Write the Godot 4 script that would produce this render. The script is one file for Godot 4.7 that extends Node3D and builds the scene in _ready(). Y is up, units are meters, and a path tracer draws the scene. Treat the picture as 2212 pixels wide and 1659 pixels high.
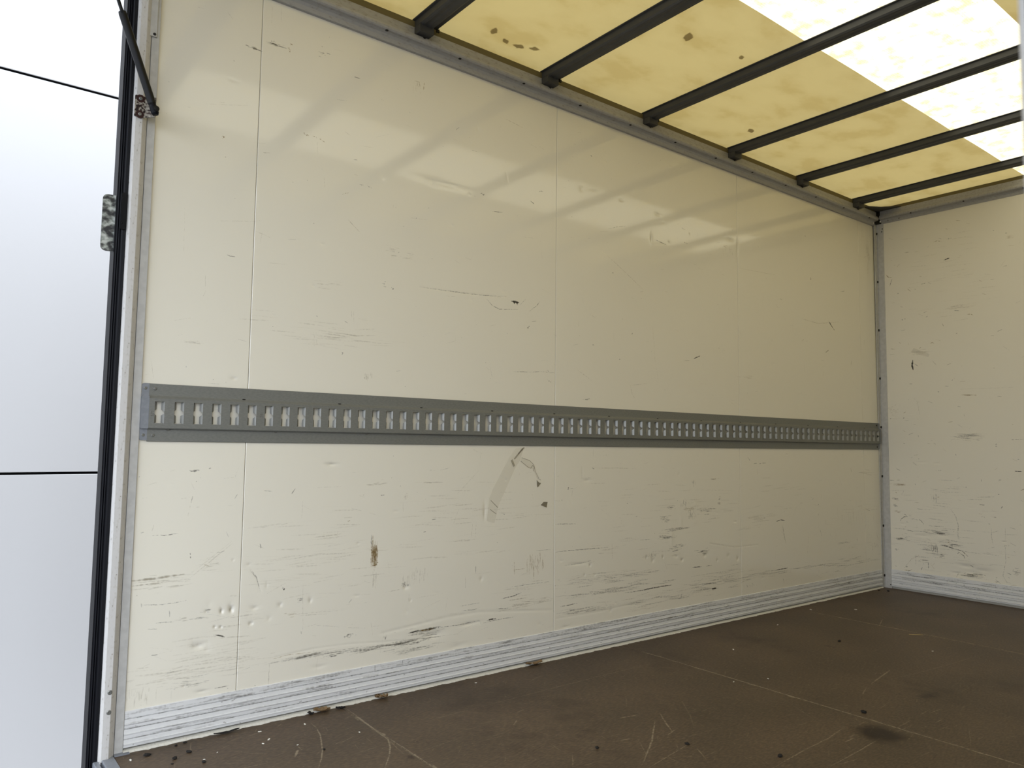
extends Node3D
# Cargo box of a box truck seen from its open rear: x = 0 is the left wall, z = 0 the front wall, y = 0 the deck; metres.

const WALL_TOP := 2.152
const ROOF_Y := 2.25
const REAR := 4.058
const LEAN := 0.0045
const PAINT := [Color(0.21, 0.2, 0.175), Color(0.42, 0.33, 0.18), Color(0.48, 0.44, 0.36), Color(0.95, 0.93, 0.86), Color(0.15, 0.105, 0.08), Color(0.53, 0.48, 0.395)]

var M := {}
var rng := RandomNumberGenerator.new()
var used := {}
var wall: Array = []
var front: Array = []
var deck: Array = []
var kick_left: Array = []
var kick_front: Array = []
var wobble := FastNoiseLite.new()
var swell := FastNoiseLite.new()


func _ready():
	# ---- camera
	var cam := Camera3D.new()
	cam.name = "camera"
	cam.fov = 53.7398
	cam.near = 0.02
	cam.far = 200.0
	add_child(cam)
	cam.position = Vector3(2.2098, 0.8063, 4.5229)
	cam.basis = Basis.from_euler(Vector3(0.077146, 0.907399, 0.014279), EULER_ORDER_YXZ)
	var lens := CameraAttributesPhysical.new()
	lens.frustum_focal_length = 23.69
	lens.frustum_focus_distance = 2.9
	lens.exposure_aperture = 7.5
	cam.attributes = lens
	cam.fov = 53.7398
	cam.current = true
	# ---- overcast sky and exposure
	var env := Environment.new()
	var sky := Sky.new()
	var sm := ProceduralSkyMaterial.new()
	sm.sky_top_color = Color(0.81, 0.84, 0.885)
	sm.sky_horizon_color = Color(0.75, 0.775, 0.815)
	sm.sky_curve = 0.6
	sm.ground_horizon_color = Color(0.5, 0.5, 0.5)
	sm.ground_bottom_color = Color(0.4, 0.4, 0.39)
	sm.sun_angle_max = 0.0
	sky.sky_material = sm
	env.sky = sky
	env.background_mode = Environment.BG_SKY
	env.tonemap_mode = Environment.TONE_MAPPER_LINEAR
	env.tonemap_exposure = 5.75
	env.sdfgi_enabled = true
	env.ssao_enabled = true
	env.ssil_enabled = true
	var we := WorldEnvironment.new()
	we.name = "environment"
	we.environment = env
	add_child(we)

	rng.seed = 7
	wobble.seed = 3
	wobble.frequency = 1.0
	swell.seed = 5
	swell.frequency = 1.0
	swell.fractal_type = FastNoiseLite.FRACTAL_NONE
	make_materials()
	make_sheets()
	paint_marks()
	paint_random()
	build_shell()
	build_trims()
	build_roof()
	build_rail()
	build_rear()
	build_outside()
	build_litter()


# ---------------------------------------------------------------- naming
func numbered(called: String) -> String:
	if not used.has(called):
		used[called] = 0
		return called
	used[called] += 1
	return "%s_%03d" % [called, used[called]]


func tag(o: Node, label := "", category := "", group := "", kind := ""):
	if label: o.set_meta("label", label)
	if category: o.set_meta("category", category)
	if group: o.set_meta("group", group)
	if kind: o.set_meta("kind", kind)
	return o


func thing(called: String, at: Vector3, label := "", category := "", group := "", kind := "") -> Node3D:
	var o := Node3D.new()
	o.name = numbered(called)
	add_child(o)
	o.position = at
	tag(o, label, category, group, kind)
	return o


# A mesh whose shape is given in world places, hung under its thing.
func part(called: String, st: SurfaceTool, mat: Material, parent: Node3D = null, under := Vector3.ZERO) -> MeshInstance3D:
	var o := MeshInstance3D.new()
	o.mesh = st.commit()
	o.material_override = mat
	o.name = called if parent else numbered(called)
	if parent:
		parent.add_child(o, true)
		o.position = -(parent.position if under == Vector3.ZERO else under)
	else:
		add_child(o, true)
	return o


# ---------------------------------------------------------------- shapes
func mb() -> SurfaceTool:
	var st := SurfaceTool.new()
	st.begin(Mesh.PRIMITIVE_TRIANGLES)
	return st


func tri(st: SurfaceTool, a: Vector3, b: Vector3, c: Vector3, n: Vector3, ta := Vector2.ZERO, tb := Vector2.ZERO, tc := Vector2.ZERO):
	if (b - a).cross(c - a).dot(n) > 0.0:
		var k := b
		b = c
		c = k
		var t := tb
		tb = tc
		tc = t
	for v in [[a, ta], [b, tb], [c, tc]]:
		st.set_normal(n)
		st.set_uv(v[1])
		st.add_vertex(v[0])


func quad(st: SurfaceTool, a: Vector3, b: Vector3, c: Vector3, d: Vector3, n: Vector3):
	tri(st, a, b, c, n)
	tri(st, a, c, d, n)


func lift(axis: String, p: Vector2, t: float) -> Vector3:
	match axis:
		"z": return Vector3(p.x, p.y, t)       # profile in (x, y)
		"x": return Vector3(t, p.y, p.x)       # profile in (z, y)
	return Vector3(p.x, t, p.y)                # "y": profile in (x, z)


# A closed profile drawn out straight along an axis from a to b.
func prism(st: SurfaceTool, axis: String, prof: Array, a: float, b: float, uv := Rect2(), uvplane := ""):
	var n := prof.size()
	var area := 0.0
	for i in n:
		var p: Vector2 = prof[i]
		var q: Vector2 = prof[(i + 1) % n]
		area += p.x * q.y - q.x * p.y
	for i in n:
		var p: Vector2 = prof[i]
		var q: Vector2 = prof[(i + 1) % n]
		var e := q - p
		var nn := (Vector2(e.y, -e.x) if area > 0 else Vector2(-e.y, e.x)).normalized()
		var n3 := (lift(axis, nn, 0.0)).normalized()
		var c := [lift(axis, p, a), lift(axis, q, a), lift(axis, q, b), lift(axis, p, b)]
		if uvplane == "":
			tri(st, c[0], c[1], c[2], n3)
			tri(st, c[0], c[2], c[3], n3)
		else:
			var t := []
			for v in c:
				t.append(sheet_uv(v, uv, uvplane))
			tri(st, c[0], c[1], c[2], n3, t[0], t[1], t[2])
			tri(st, c[0], c[2], c[3], n3, t[0], t[2], t[3])
	var idx := Geometry2D.triangulate_polygon(PackedVector2Array(prof))
	for k in range(0, idx.size(), 3):
		for s in [[a, -1.0], [b, 1.0]]:
			var n3 := lift(axis, Vector2.ZERO, s[1])
			tri(st, lift(axis, prof[idx[k]], s[0]), lift(axis, prof[idx[k + 1]], s[0]), lift(axis, prof[idx[k + 2]], s[0]), n3)


func sheet_uv(v: Vector3, r: Rect2, plane: String) -> Vector2:
	match plane:
		"zy": return Vector2((v.z - r.position.x) / r.size.x, (r.end.y - v.y) / r.size.y)
		"xy": return Vector2((v.x - r.position.x) / r.size.x, (r.end.y - v.y) / r.size.y)
	return Vector2((v.x - r.position.x) / r.size.x, (r.end.y - v.z) / r.size.y)


func rect(x0: float, y0: float, x1: float, y1: float, c := 0.0) -> Array:
	if c <= 0.0:
		return [Vector2(x0, y0), Vector2(x1, y0), Vector2(x1, y1), Vector2(x0, y1)]
	return [Vector2(x0 + c, y0), Vector2(x1 - c, y0), Vector2(x1, y0 + c), Vector2(x1, y1 - c), Vector2(x1 - c, y1), Vector2(x0 + c, y1), Vector2(x0, y1 - c), Vector2(x0, y0 + c)]


# A rounded rectangle outline.
func rounded(x0: float, y0: float, x1: float, y1: float, r: float, k := 5) -> Array:
	var out := []
	for s in [[x1 - r, y1 - r, 0.0], [x0 + r, y1 - r, 0.5], [x0 + r, y0 + r, 1.0], [x1 - r, y0 + r, 1.5]]:
		for i in k + 1:
			var t: float = (s[2] + 0.5 * i / k) * PI
			out.append(Vector2(s[0] + r * cos(t), s[1] + r * sin(t)))
	return out


func frame_of(d: Vector3) -> Array:
	var w := d.normalized()
	var u := w.cross(Vector3.UP if absf(w.y) < 0.9 else Vector3.RIGHT).normalized()
	return [u, w.cross(u).normalized(), w]


# A round body along p0 -> p1 given as rings [distance, radius].
func lathe(st: SurfaceTool, p0: Vector3, dir: Vector3, rings: Array, n := 14):
	var f := frame_of(dir)
	for k in rings.size() - 1:
		var r0 = rings[k]
		var r1 = rings[k + 1]
		for i in n:
			var a := TAU * i / n
			var b := TAU * (i + 1) / n
			var da: Vector3 = f[0] * cos(a) + f[1] * sin(a)
			var db: Vector3 = f[0] * cos(b) + f[1] * sin(b)
			var slope := Vector2(r1[0] - r0[0], r0[1] - r1[1])
			if slope.length() < 1e-9:
				continue
			slope = slope.normalized()
			var na: Vector3 = (da * slope.x + f[2] * slope.y).normalized()
			var nb: Vector3 = (db * slope.x + f[2] * slope.y).normalized()
			var v := [p0 + f[2] * r0[0] + da * r0[1], p0 + f[2] * r0[0] + db * r0[1], p0 + f[2] * r1[0] + db * r1[1], p0 + f[2] * r1[0] + da * r1[1]]
			var nrm := [na, nb, nb, na]
			for t in [[0, 1, 2], [0, 2, 3]]:
				var e: Vector3 = (v[t[1]] - v[t[0]]).cross(v[t[2]] - v[t[0]])
				if e.length() < 1e-13:
					continue
				var order = t if e.dot(na + nb) < 0.0 else [t[0], t[2], t[1]]
				for j in order:
					st.set_normal(nrm[j])
					st.add_vertex(v[j])


func rivet(st: SurfaceTool, p: Vector3, n: Vector3, r: float, h: float, hole := false, k := 10):
	if hole:
		lathe(st, p, n, [[0.0, r], [h * 0.7, r * 0.95], [h, r * 0.7], [h, r * 0.36], [h * 0.2, r * 0.3], [h * 0.2, 0.0]], k)
	else:
		lathe(st, p, n, [[0.0, r], [h * 0.5, r * 0.9], [h * 0.85, r * 0.6], [h, 0.0]], k)


# ---------------------------------------------------------------- materials
func noise_tex(seed_: int, freq: float, colors: Array, stops: Array, octaves := 4, size := 512) -> NoiseTexture2D:
	var n := FastNoiseLite.new()
	n.seed = seed_
	n.noise_type = FastNoiseLite.TYPE_SIMPLEX_SMOOTH
	n.frequency = freq
	n.fractal_octaves = octaves
	var g := Gradient.new()
	g.offsets = PackedFloat32Array(stops)
	g.colors = PackedColorArray(colors)
	var t := NoiseTexture2D.new()
	t.width = size
	t.height = size
	t.seamless = true
	t.noise = n
	t.color_ramp = g
	return t


func grey(v: float) -> Color:
	return Color(v, v, v)


func mat(called: String, c: Color, rough: float, metal := 0.0, tex: Texture2D = null, scale := Vector3.ONE) -> StandardMaterial3D:
	var m := StandardMaterial3D.new()
	m.resource_name = called
	m.albedo_color = c
	m.roughness = rough
	m.metallic = metal
	if tex:
		m.albedo_texture = tex
		m.uv1_triplanar = true
		m.uv1_world_triplanar = true
		m.uv1_scale = scale
	M[called] = m
	return m


func make_materials():
	var fine := noise_tex(11, 0.03, [grey(0.955), grey(1.0)], [0.3, 0.7])
	var worn := noise_tex(12, 0.015, [Color(0.86, 0.85, 0.82), Color(0.97, 0.965, 0.95), grey(1.0)], [0.12, 0.25, 0.5], 5)
	var zinc := noise_tex(13, 0.03, [Color(0.93, 0.94, 0.935), Color(0.97, 0.975, 0.97), grey(1.0)], [0.25, 0.5, 0.8], 3)
	mat("alu", Color(0.625, 0.62, 0.615), 0.42, 0.0, worn, Vector3(9.0, 9.0, 4.0))
	mat("post_paint", Color(0.79, 0.78, 0.765), 0.4, 0.0, noise_tex(14, 0.02, [Color(0.5, 0.46, 0.41), Color(0.95, 0.945, 0.93), grey(1.0)], [0.08, 0.16, 0.4], 5), Vector3(9.0, 5.0, 9.0))
	mat("strip_paint", Color(0.745, 0.74, 0.725), 0.42, 0.0, fine, Vector3(2.0, 2.0, 2.0))
	mat("zinc_lip", Color(0.62, 0.62, 0.6), 0.4, 0.3)
	mat("zinc", Color(0.475, 0.475, 0.455), 0.5, 0.1, zinc, Vector3(8.0, 16.0, 5.0))
	mat("zinc_cap", Color(0.53, 0.545, 0.57), 0.42, 0.2, fine, Vector3(4.0, 4.0, 4.0))
	mat("zinc_worn", Color(0.75, 0.76, 0.74), 0.45, 0.2, noise_tex(15, 0.03, [Color(0.25, 0.25, 0.26), Color(0.52, 0.52, 0.52), Color(0.75, 0.77, 0.75), grey(1.0)], [0.25, 0.42, 0.55, 0.75], 5), Vector3(2.2, 3.2, 2.2))
	mat("beam_paint", Color(0.25, 0.25, 0.25), 0.55, 0.0, fine, Vector3(1.5, 1.5, 1.5))
	mat("rubber", Color(0.03, 0.032, 0.055), 0.5)
	M.rubber.metallic_specular = 0.3
	mat("black_paint", Color(0.03, 0.03, 0.033), 0.4)
	M.black_paint.metallic_specular = 0.35
	mat("steel", Color(0.55, 0.55, 0.53), 0.35, 0.7)
	mat("dark_screw", Color(0.12, 0.11, 0.1), 0.55, 0.3)
	mat("olive_edge", Color(0.42, 0.38, 0.25), 0.8)
	mat("gasket_grey", Color(0.36, 0.35, 0.32), 0.7)
	mat("sealant", Color(0.83, 0.82, 0.78), 0.75, 0.0, worn, Vector3(14.0, 14.0, 14.0))
	mat("joint_dust", Color(0.40, 0.35, 0.27), 0.95)
	mat("core", Color(0.72, 0.70, 0.65), 0.8)
	mat("rust", Color(0.72, 0.70, 0.67), 0.7, 0.1, noise_tex(16, 0.02, [Color(0.16, 0.07, 0.04), Color(0.3, 0.15, 0.1), Color(0.78, 0.76, 0.71), Color(0.9, 0.89, 0.85)], [0.3, 0.42, 0.5, 0.8], 4), Vector3(9.0, 9.0, 9.0))
	mat("rust_dark", Color(0.20, 0.09, 0.06), 0.85)
	mat("crumb", Color(0.09, 0.075, 0.06), 0.9)
	mat("leaf", Color(0.47, 0.38, 0.26), 0.85)
	var rl := mat("roof_leaf", Color(0.45, 0.36, 0.2), 0.85)
	rl.backlight_enabled = true
	rl.backlight = grey(0.8)
	mat("chip", Color(0.88, 0.87, 0.83), 0.7)
	mat("straw", Color(0.72, 0.64, 0.45), 0.8)
	mat("facade", Color(0.75, 0.742, 0.735), 0.5)
	mat("facade_joint", Color(0.02, 0.02, 0.022), 0.9)
	M.facade_joint.metallic_specular = 0.1
	mat("asphalt", Color(0.47, 0.47, 0.465), 0.95, 0.0, fine, Vector3(0.6, 0.6, 0.6))
	var tp := mat("tape", Color(0.8, 0.77, 0.68, 0.06), 0.3)
	tp.transparency = BaseMaterial3D.TRANSPARENCY_ALPHA
	var tg := mat("tape_glue", Color(0.45, 0.41, 0.31, 0.26), 0.5)
	var tr := mat("tape_rest", Color(0.5, 0.46, 0.36, 0.45), 0.6)
	tr.transparency = BaseMaterial3D.TRANSPARENCY_ALPHA
	tg.transparency = BaseMaterial3D.TRANSPARENCY_ALPHA
	# roof sheets let daylight through
	var dirt := noise_tex(21, 0.006, [Color(0.945, 0.925, 0.875), Color(0.985, 0.98, 0.97), grey(1.0)], [0.2, 0.4, 0.65], 5, 1024)
	var yellow := mat("roof_yellow", Color(0.86, 0.765, 0.50), 0.6, 0.0, dirt, Vector3(0.8, 0.8, 0.5))
	yellow.backlight_enabled = true
	yellow.backlight = grey(0.635)
	yellow.cull_mode = BaseMaterial3D.CULL_DISABLED
	var weave := cloth_texture()
	var clear := mat("roof_clear", Color(1.0, 0.94, 0.78), 0.5, 0.0, weave, Vector3(1.953125, 1.953125, 0.9765625))
	clear.backlight_enabled = true
	clear.backlight = grey(1.04)
	clear.cull_mode = BaseMaterial3D.CULL_DISABLED


# Glass cloth of the clear strip: threads 8 mm apart along the box, loose dark fibres, yellowed patches.
func cloth_texture() -> ImageTexture:
	var n := FastNoiseLite.new()
	n.seed = 51
	n.frequency = 1.0
	n.fractal_octaves = 3
	var w := 512
	var h := 1024
	var px := PackedByteArray()
	px.resize(w * h * 3)
	var k := 0
	for j in h:
		var fy: float = absf(j - h / 2.0) / (h / 2.0)
		for i in w:
			var fx: float = absf(i - w / 2.0) / (w / 2.0)
			var thread := 0.965 + 0.035 * sin(TAU * i / 8.0)
			var fibre := n.get_noise_2d(fx * 70.0, fy * 46.0)
			var patch := clampf(2.2 * n.get_noise_2d(fx * 3.0 + 20.0, fy * 5.0) - 0.25, 0.0, 1.0)
			var dark := clampf((fibre - 0.34) * 4.0, 0.0, 1.0) * (0.25 + 0.75 * patch)
			var c := Color(1, 1, 1).lerp(Color(1.0, 0.93, 0.74), patch * 0.8).lerp(Color(0.62, 0.5, 0.28), dark * 0.75)
			px[k] = int(255.0 * c.r * thread)
			px[k + 1] = int(255.0 * c.g * thread)
			px[k + 2] = int(255.0 * c.b * thread)
			k += 3
	return ImageTexture.create_from_image(Image.create_from_data(w, h, false, Image.FORMAT_RGB8, px))


# ---------------------------------------------------------------- painted sheets: scuffs, scratches and dents at their places on the real surfaces
func sheet(u0: float, u1: float, v0: float, v1: float, ppm: float, base: Color, relief := true) -> Dictionary:
	var w := mini(2048, int((u1 - u0) * ppm))
	var h := mini(2048, int((v1 - v0) * ppm))
	var im := Image.create_empty(w, h, false, Image.FORMAT_RGB8)
	im.fill(base)
	var s := {"u0": u0, "u1": u1, "v0": v0, "v1": v1, "w": w, "h": h, "im": im, "rect": Rect2(u0, v0, u1 - u0, v1 - v0), "kx": w / (u1 - u0), "ky": h / (v1 - v0)}
	if relief:
		var hw := int(w / 2.0)
		var hh := int(h / 2.0)
		var f := PackedFloat32Array()
		f.resize(hw * hh)
		for j in hh:
			var v := v1 - (v1 - v0) * (j + 0.5) / hh
			for i in hw:
				var u := u0 + (u1 - u0) * (i + 0.5) / hw
				f[j * hw + i] = 0.5 + 0.006 * swell.get_noise_2d(u * 2.3, v * 1.9)
		s.relief = f
		s.hw = hw
		s.hh = hh
	return s


func make_sheets():
	var cream := Color(0.91, 0.892, 0.832)
	for z in [[3.7712, REAR - 0.001], [2.5799, 3.7698], [1.3936, 2.5785], [0.2057, 1.3922], [0.002, 0.2043]]:
		wall.append(sheet(z[0], z[1], 0.09, WALL_TOP, 900.0, cream))
	front.append(sheet(0.03, 2.1, 0.09, WALL_TOP + 0.008, 700.0, cream))
	for z in [[0.0, 0.9845], [0.986, 2.2195], [2.221, 3.4545], [3.456, 4.079]]:
		deck.append(sheet(0.0, 2.1, z[0], z[1], 700.0, Color(0.35, 0.295, 0.24), false))
	for s in deck:
		ply_grain(s)
	kick_left.append(sheet(0.02, REAR, 0.0, 0.0985, 500.0, Color(0.86, 0.86, 0.855), false))
	kick_front.append(sheet(0.04, 2.1, 0.0, 0.1045, 700.0, Color(0.86, 0.86, 0.855), false))


# Brown film-faced plywood: fine flecks drawn out along the box, with broad darker and paler clouds.
func ply_grain(s: Dictionary):
	var w: int = s.w
	var h: int = s.h
	var px := PackedByteArray()
	px.resize(w * h * 3)
	var fleck := FastNoiseLite.new()
	fleck.seed = 41
	fleck.frequency = 1.0
	fleck.fractal_octaves = 3
	var k := 0
	for j in h:
		var v: float = s.v1 - (j + 0.5) / s.ky
		for i in w:
			var u: float = s.u0 + (i + 0.5) / s.kx
			var a := fleck.get_noise_2d(u * 150.0, v * 45.0)
			var b := swell.get_noise_2d(u * 3.1 + 9.0, v * 2.3)
			var g := 1.0 + 0.22 * a + 0.08 * b + (0.22 * (a - 0.33) if a > 0.33 else 0.0)
			px[k] = clampi(int(83.0 * g), 0, 255)
			px[k + 1] = clampi(int(69.0 * g), 0, 255)
			px[k + 2] = clampi(int(54.0 * g), 0, 255)
			k += 3
	s.im = Image.create_from_data(w, h, false, Image.FORMAT_RGB8, px)


func stamp(s: Dictionary, u: float, v: float, r: float, c: Color, a: float):
	var x: float = (u - s.u0) * s.kx
	var y: float = (s.v1 - v) * s.ky
	var rx: float = maxf(r * s.kx, 0.55)
	var ry: float = maxf(r * s.ky, 0.55)
	var im: Image = s.im
	for j in range(maxi(0, int(floor(y - ry))), mini(s.h, int(ceil(y + ry)) + 1)):
		var dy := (j + 0.5 - y) / ry
		for i in range(maxi(0, int(floor(x - rx))), mini(s.w, int(ceil(x + rx)) + 1)):
			var dx := (i + 0.5 - x) / rx
			var d := dx * dx + dy * dy
			if d < 1.0:
				im.set_pixel(i, j, im.get_pixel(i, j).lerp(c, a * minf(1.0, 1.6 * (1.0 - d))))


func touches(s: Dictionary, u: float, v: float, m: float) -> bool:
	return u > s.u0 - m and u < s.u1 + m and v > s.v0 - m and v < s.v1 + m


# A scratch through the points (u, v, u, v, ...): width in millimetres, strength, paint, broken up and tapering at its ends.
func scratch(sheets: Array, width: float, strength: float, paint: int, pts: Array):
	var total := 0.0
	for k in range(2, pts.size(), 2):
		total += Vector2(pts[k] - pts[k - 2], pts[k + 1] - pts[k - 1]).length()
	if total < 0.03 and width >= 2.9:                # a nick: ragged flecks rather than a line
		for i in 12:
			var q := rng.randi() % (pts.size() / 2 - 1) * 2
			var c := Vector2(pts[q], pts[q + 1]).lerp(Vector2(pts[q + 2], pts[q + 3]), rng.randf())
			c += Vector2(rng.randfn(0.0, 0.3), rng.randfn(0.0, 0.3)) * width * 0.001
			for s in sheets:
				if touches(s, c.x, c.y, 0.01):
					stamp(s, c.x, c.y, width * 0.0005 * rng.randf_range(0.25, 0.7), PAINT[paint], strength * rng.randf_range(0.4, 1.0))
		return
	var done := 0.0
	var ph := rng.randf() * 100.0
	for k in range(2, pts.size(), 2):
		var a := Vector2(pts[k - 2], pts[k - 1])
		var b := Vector2(pts[k], pts[k + 1])
		var l := a.distance_to(b)
		var n := maxi(1, int(l / 0.0011))
		var side := (b - a).orthogonal().normalized() if l > 0.0 else Vector2.ZERO
		for i in n:
			var t := (i + 0.5) / n
			var g := (done + l * t) / maxf(total, 0.001)
			var rough := wobble.get_noise_2d(ph + (done + l * t) * 90.0, ph)
			var keep := clampf(0.75 + 1.3 * rough, 0.0, 1.0) if total > 0.03 else 1.0
			var p := a.lerp(b, t) + side * 0.0012 * wobble.get_noise_2d((done + l * t) * 30.0, ph + 50.0)
			var r := width * 0.0005 * (0.55 + 0.9 * minf(1.0, 4.0 * minf(g, 1.0 - g))) * (0.85 + 0.4 * rough)
			for s in sheets:
				if touches(s, p.x, p.y, r):
					stamp(s, p.x, p.y, r, PAINT[paint], strength * keep * (0.9 if paint == 5 else 0.6))
		done += l


# A rubbed patch: n short streaks (or, for stains, n soft blots) scattered over an ellipse.
func smear(sheets: Array, n: int, strength: float, paint: int, u: float, v: float, w: float, h: float, upright := 0):
	for i in n:
		var q := Vector2(rng.randfn(0.0, 0.23), rng.randfn(0.0, 0.23))
		var c := Vector2(u + q.x * w, v + q.y * h)
		if paint == 4:
			for s in sheets:
				if touches(s, c.x, c.y, 0.1):
					stamp(s, c.x, c.y, minf(w, h) * rng.randf_range(0.06, 0.2), PAINT[4], strength * 0.17)
			continue
		var along := (h if upright else w) * rng.randf_range(0.05, 0.3)
		along = clampf(along, 0.002, 0.045)
		var across := rng.randfn(0.0, 0.05) * along
		var d := Vector2(across, along) if upright else Vector2(along, across)
		scratch(sheets, rng.randf_range(0.8, 3.4), strength * rng.randf_range(0.3, 1.0), paint, [c.x - d.x, c.y - d.y, c.x + d.x, c.y + d.y])


func press(s: Dictionary, u: float, v: float, rx: float, ry: float, depth: float, sharp := 1.0):
	if not s.has("relief"):
		return
	var kx: float = s.hw / (s.u1 - s.u0)
	var ky: float = s.hh / (s.v1 - s.v0)
	var x: float = (u - s.u0) * kx
	var y: float = (s.v1 - v) * ky
	var f: PackedFloat32Array = s.relief
	for j in range(maxi(0, int(y - 2.6 * ry * ky)), mini(s.hh, int(y + 2.6 * ry * ky) + 2)):
		for i in range(maxi(0, int(x - 2.6 * rx * kx)), mini(s.hw, int(x + 2.6 * rx * kx) + 2)):
			var dx := (i + 0.5 - x) / (rx * kx)
			var dy := (j + 0.5 - y) / (ry * ky)
			var d := dx * dx + dy * dy
			if d < 7.0:
				f[j * s.hw + i] -= depth * 0.1 * exp(-d * sharp)
	s.relief = f


func dent(sheets: Array, depth: float, u: float, v: float, rx: float, ry: float):
	for s in sheets:
		if touches(s, u, v, 0.1):
			var lean := rng.randf_range(-0.4, 0.4)
			press(s, u, v, maxf(rx, 0.005), maxf(ry, 0.005), depth * 1.5)
			press(s, u + rx * 0.5 * lean, v - ry * 0.35, maxf(rx * 0.5, 0.003), maxf(ry * 0.5, 0.003), depth * 1.4)
			press(s, u - rx * 0.4, v + ry * 0.8, maxf(rx * 0.6, 0.004), maxf(ry * 0.4, 0.003), -depth * 0.45)


func crease(sheets: Array, depth: float, width: float, pts: Array):
	for k in range(2, pts.size(), 2):
		var a := Vector2(pts[k - 2], pts[k - 1])
		var b := Vector2(pts[k], pts[k + 1])
		var n := maxi(2, int(a.distance_to(b) / (width * 0.0012)))
		for i in n:
			var p := a.lerp(b, (i + 0.5) / n)
			for s in sheets:
				if touches(s, p.x, p.y, 0.02):
					press(s, p.x, p.y, width * 0.0012, width * 0.0009, depth * 0.9 * (0.7 + 0.6 * wobble.get_noise_2d(p.x * 30.0, p.y * 30.0)))


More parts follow.
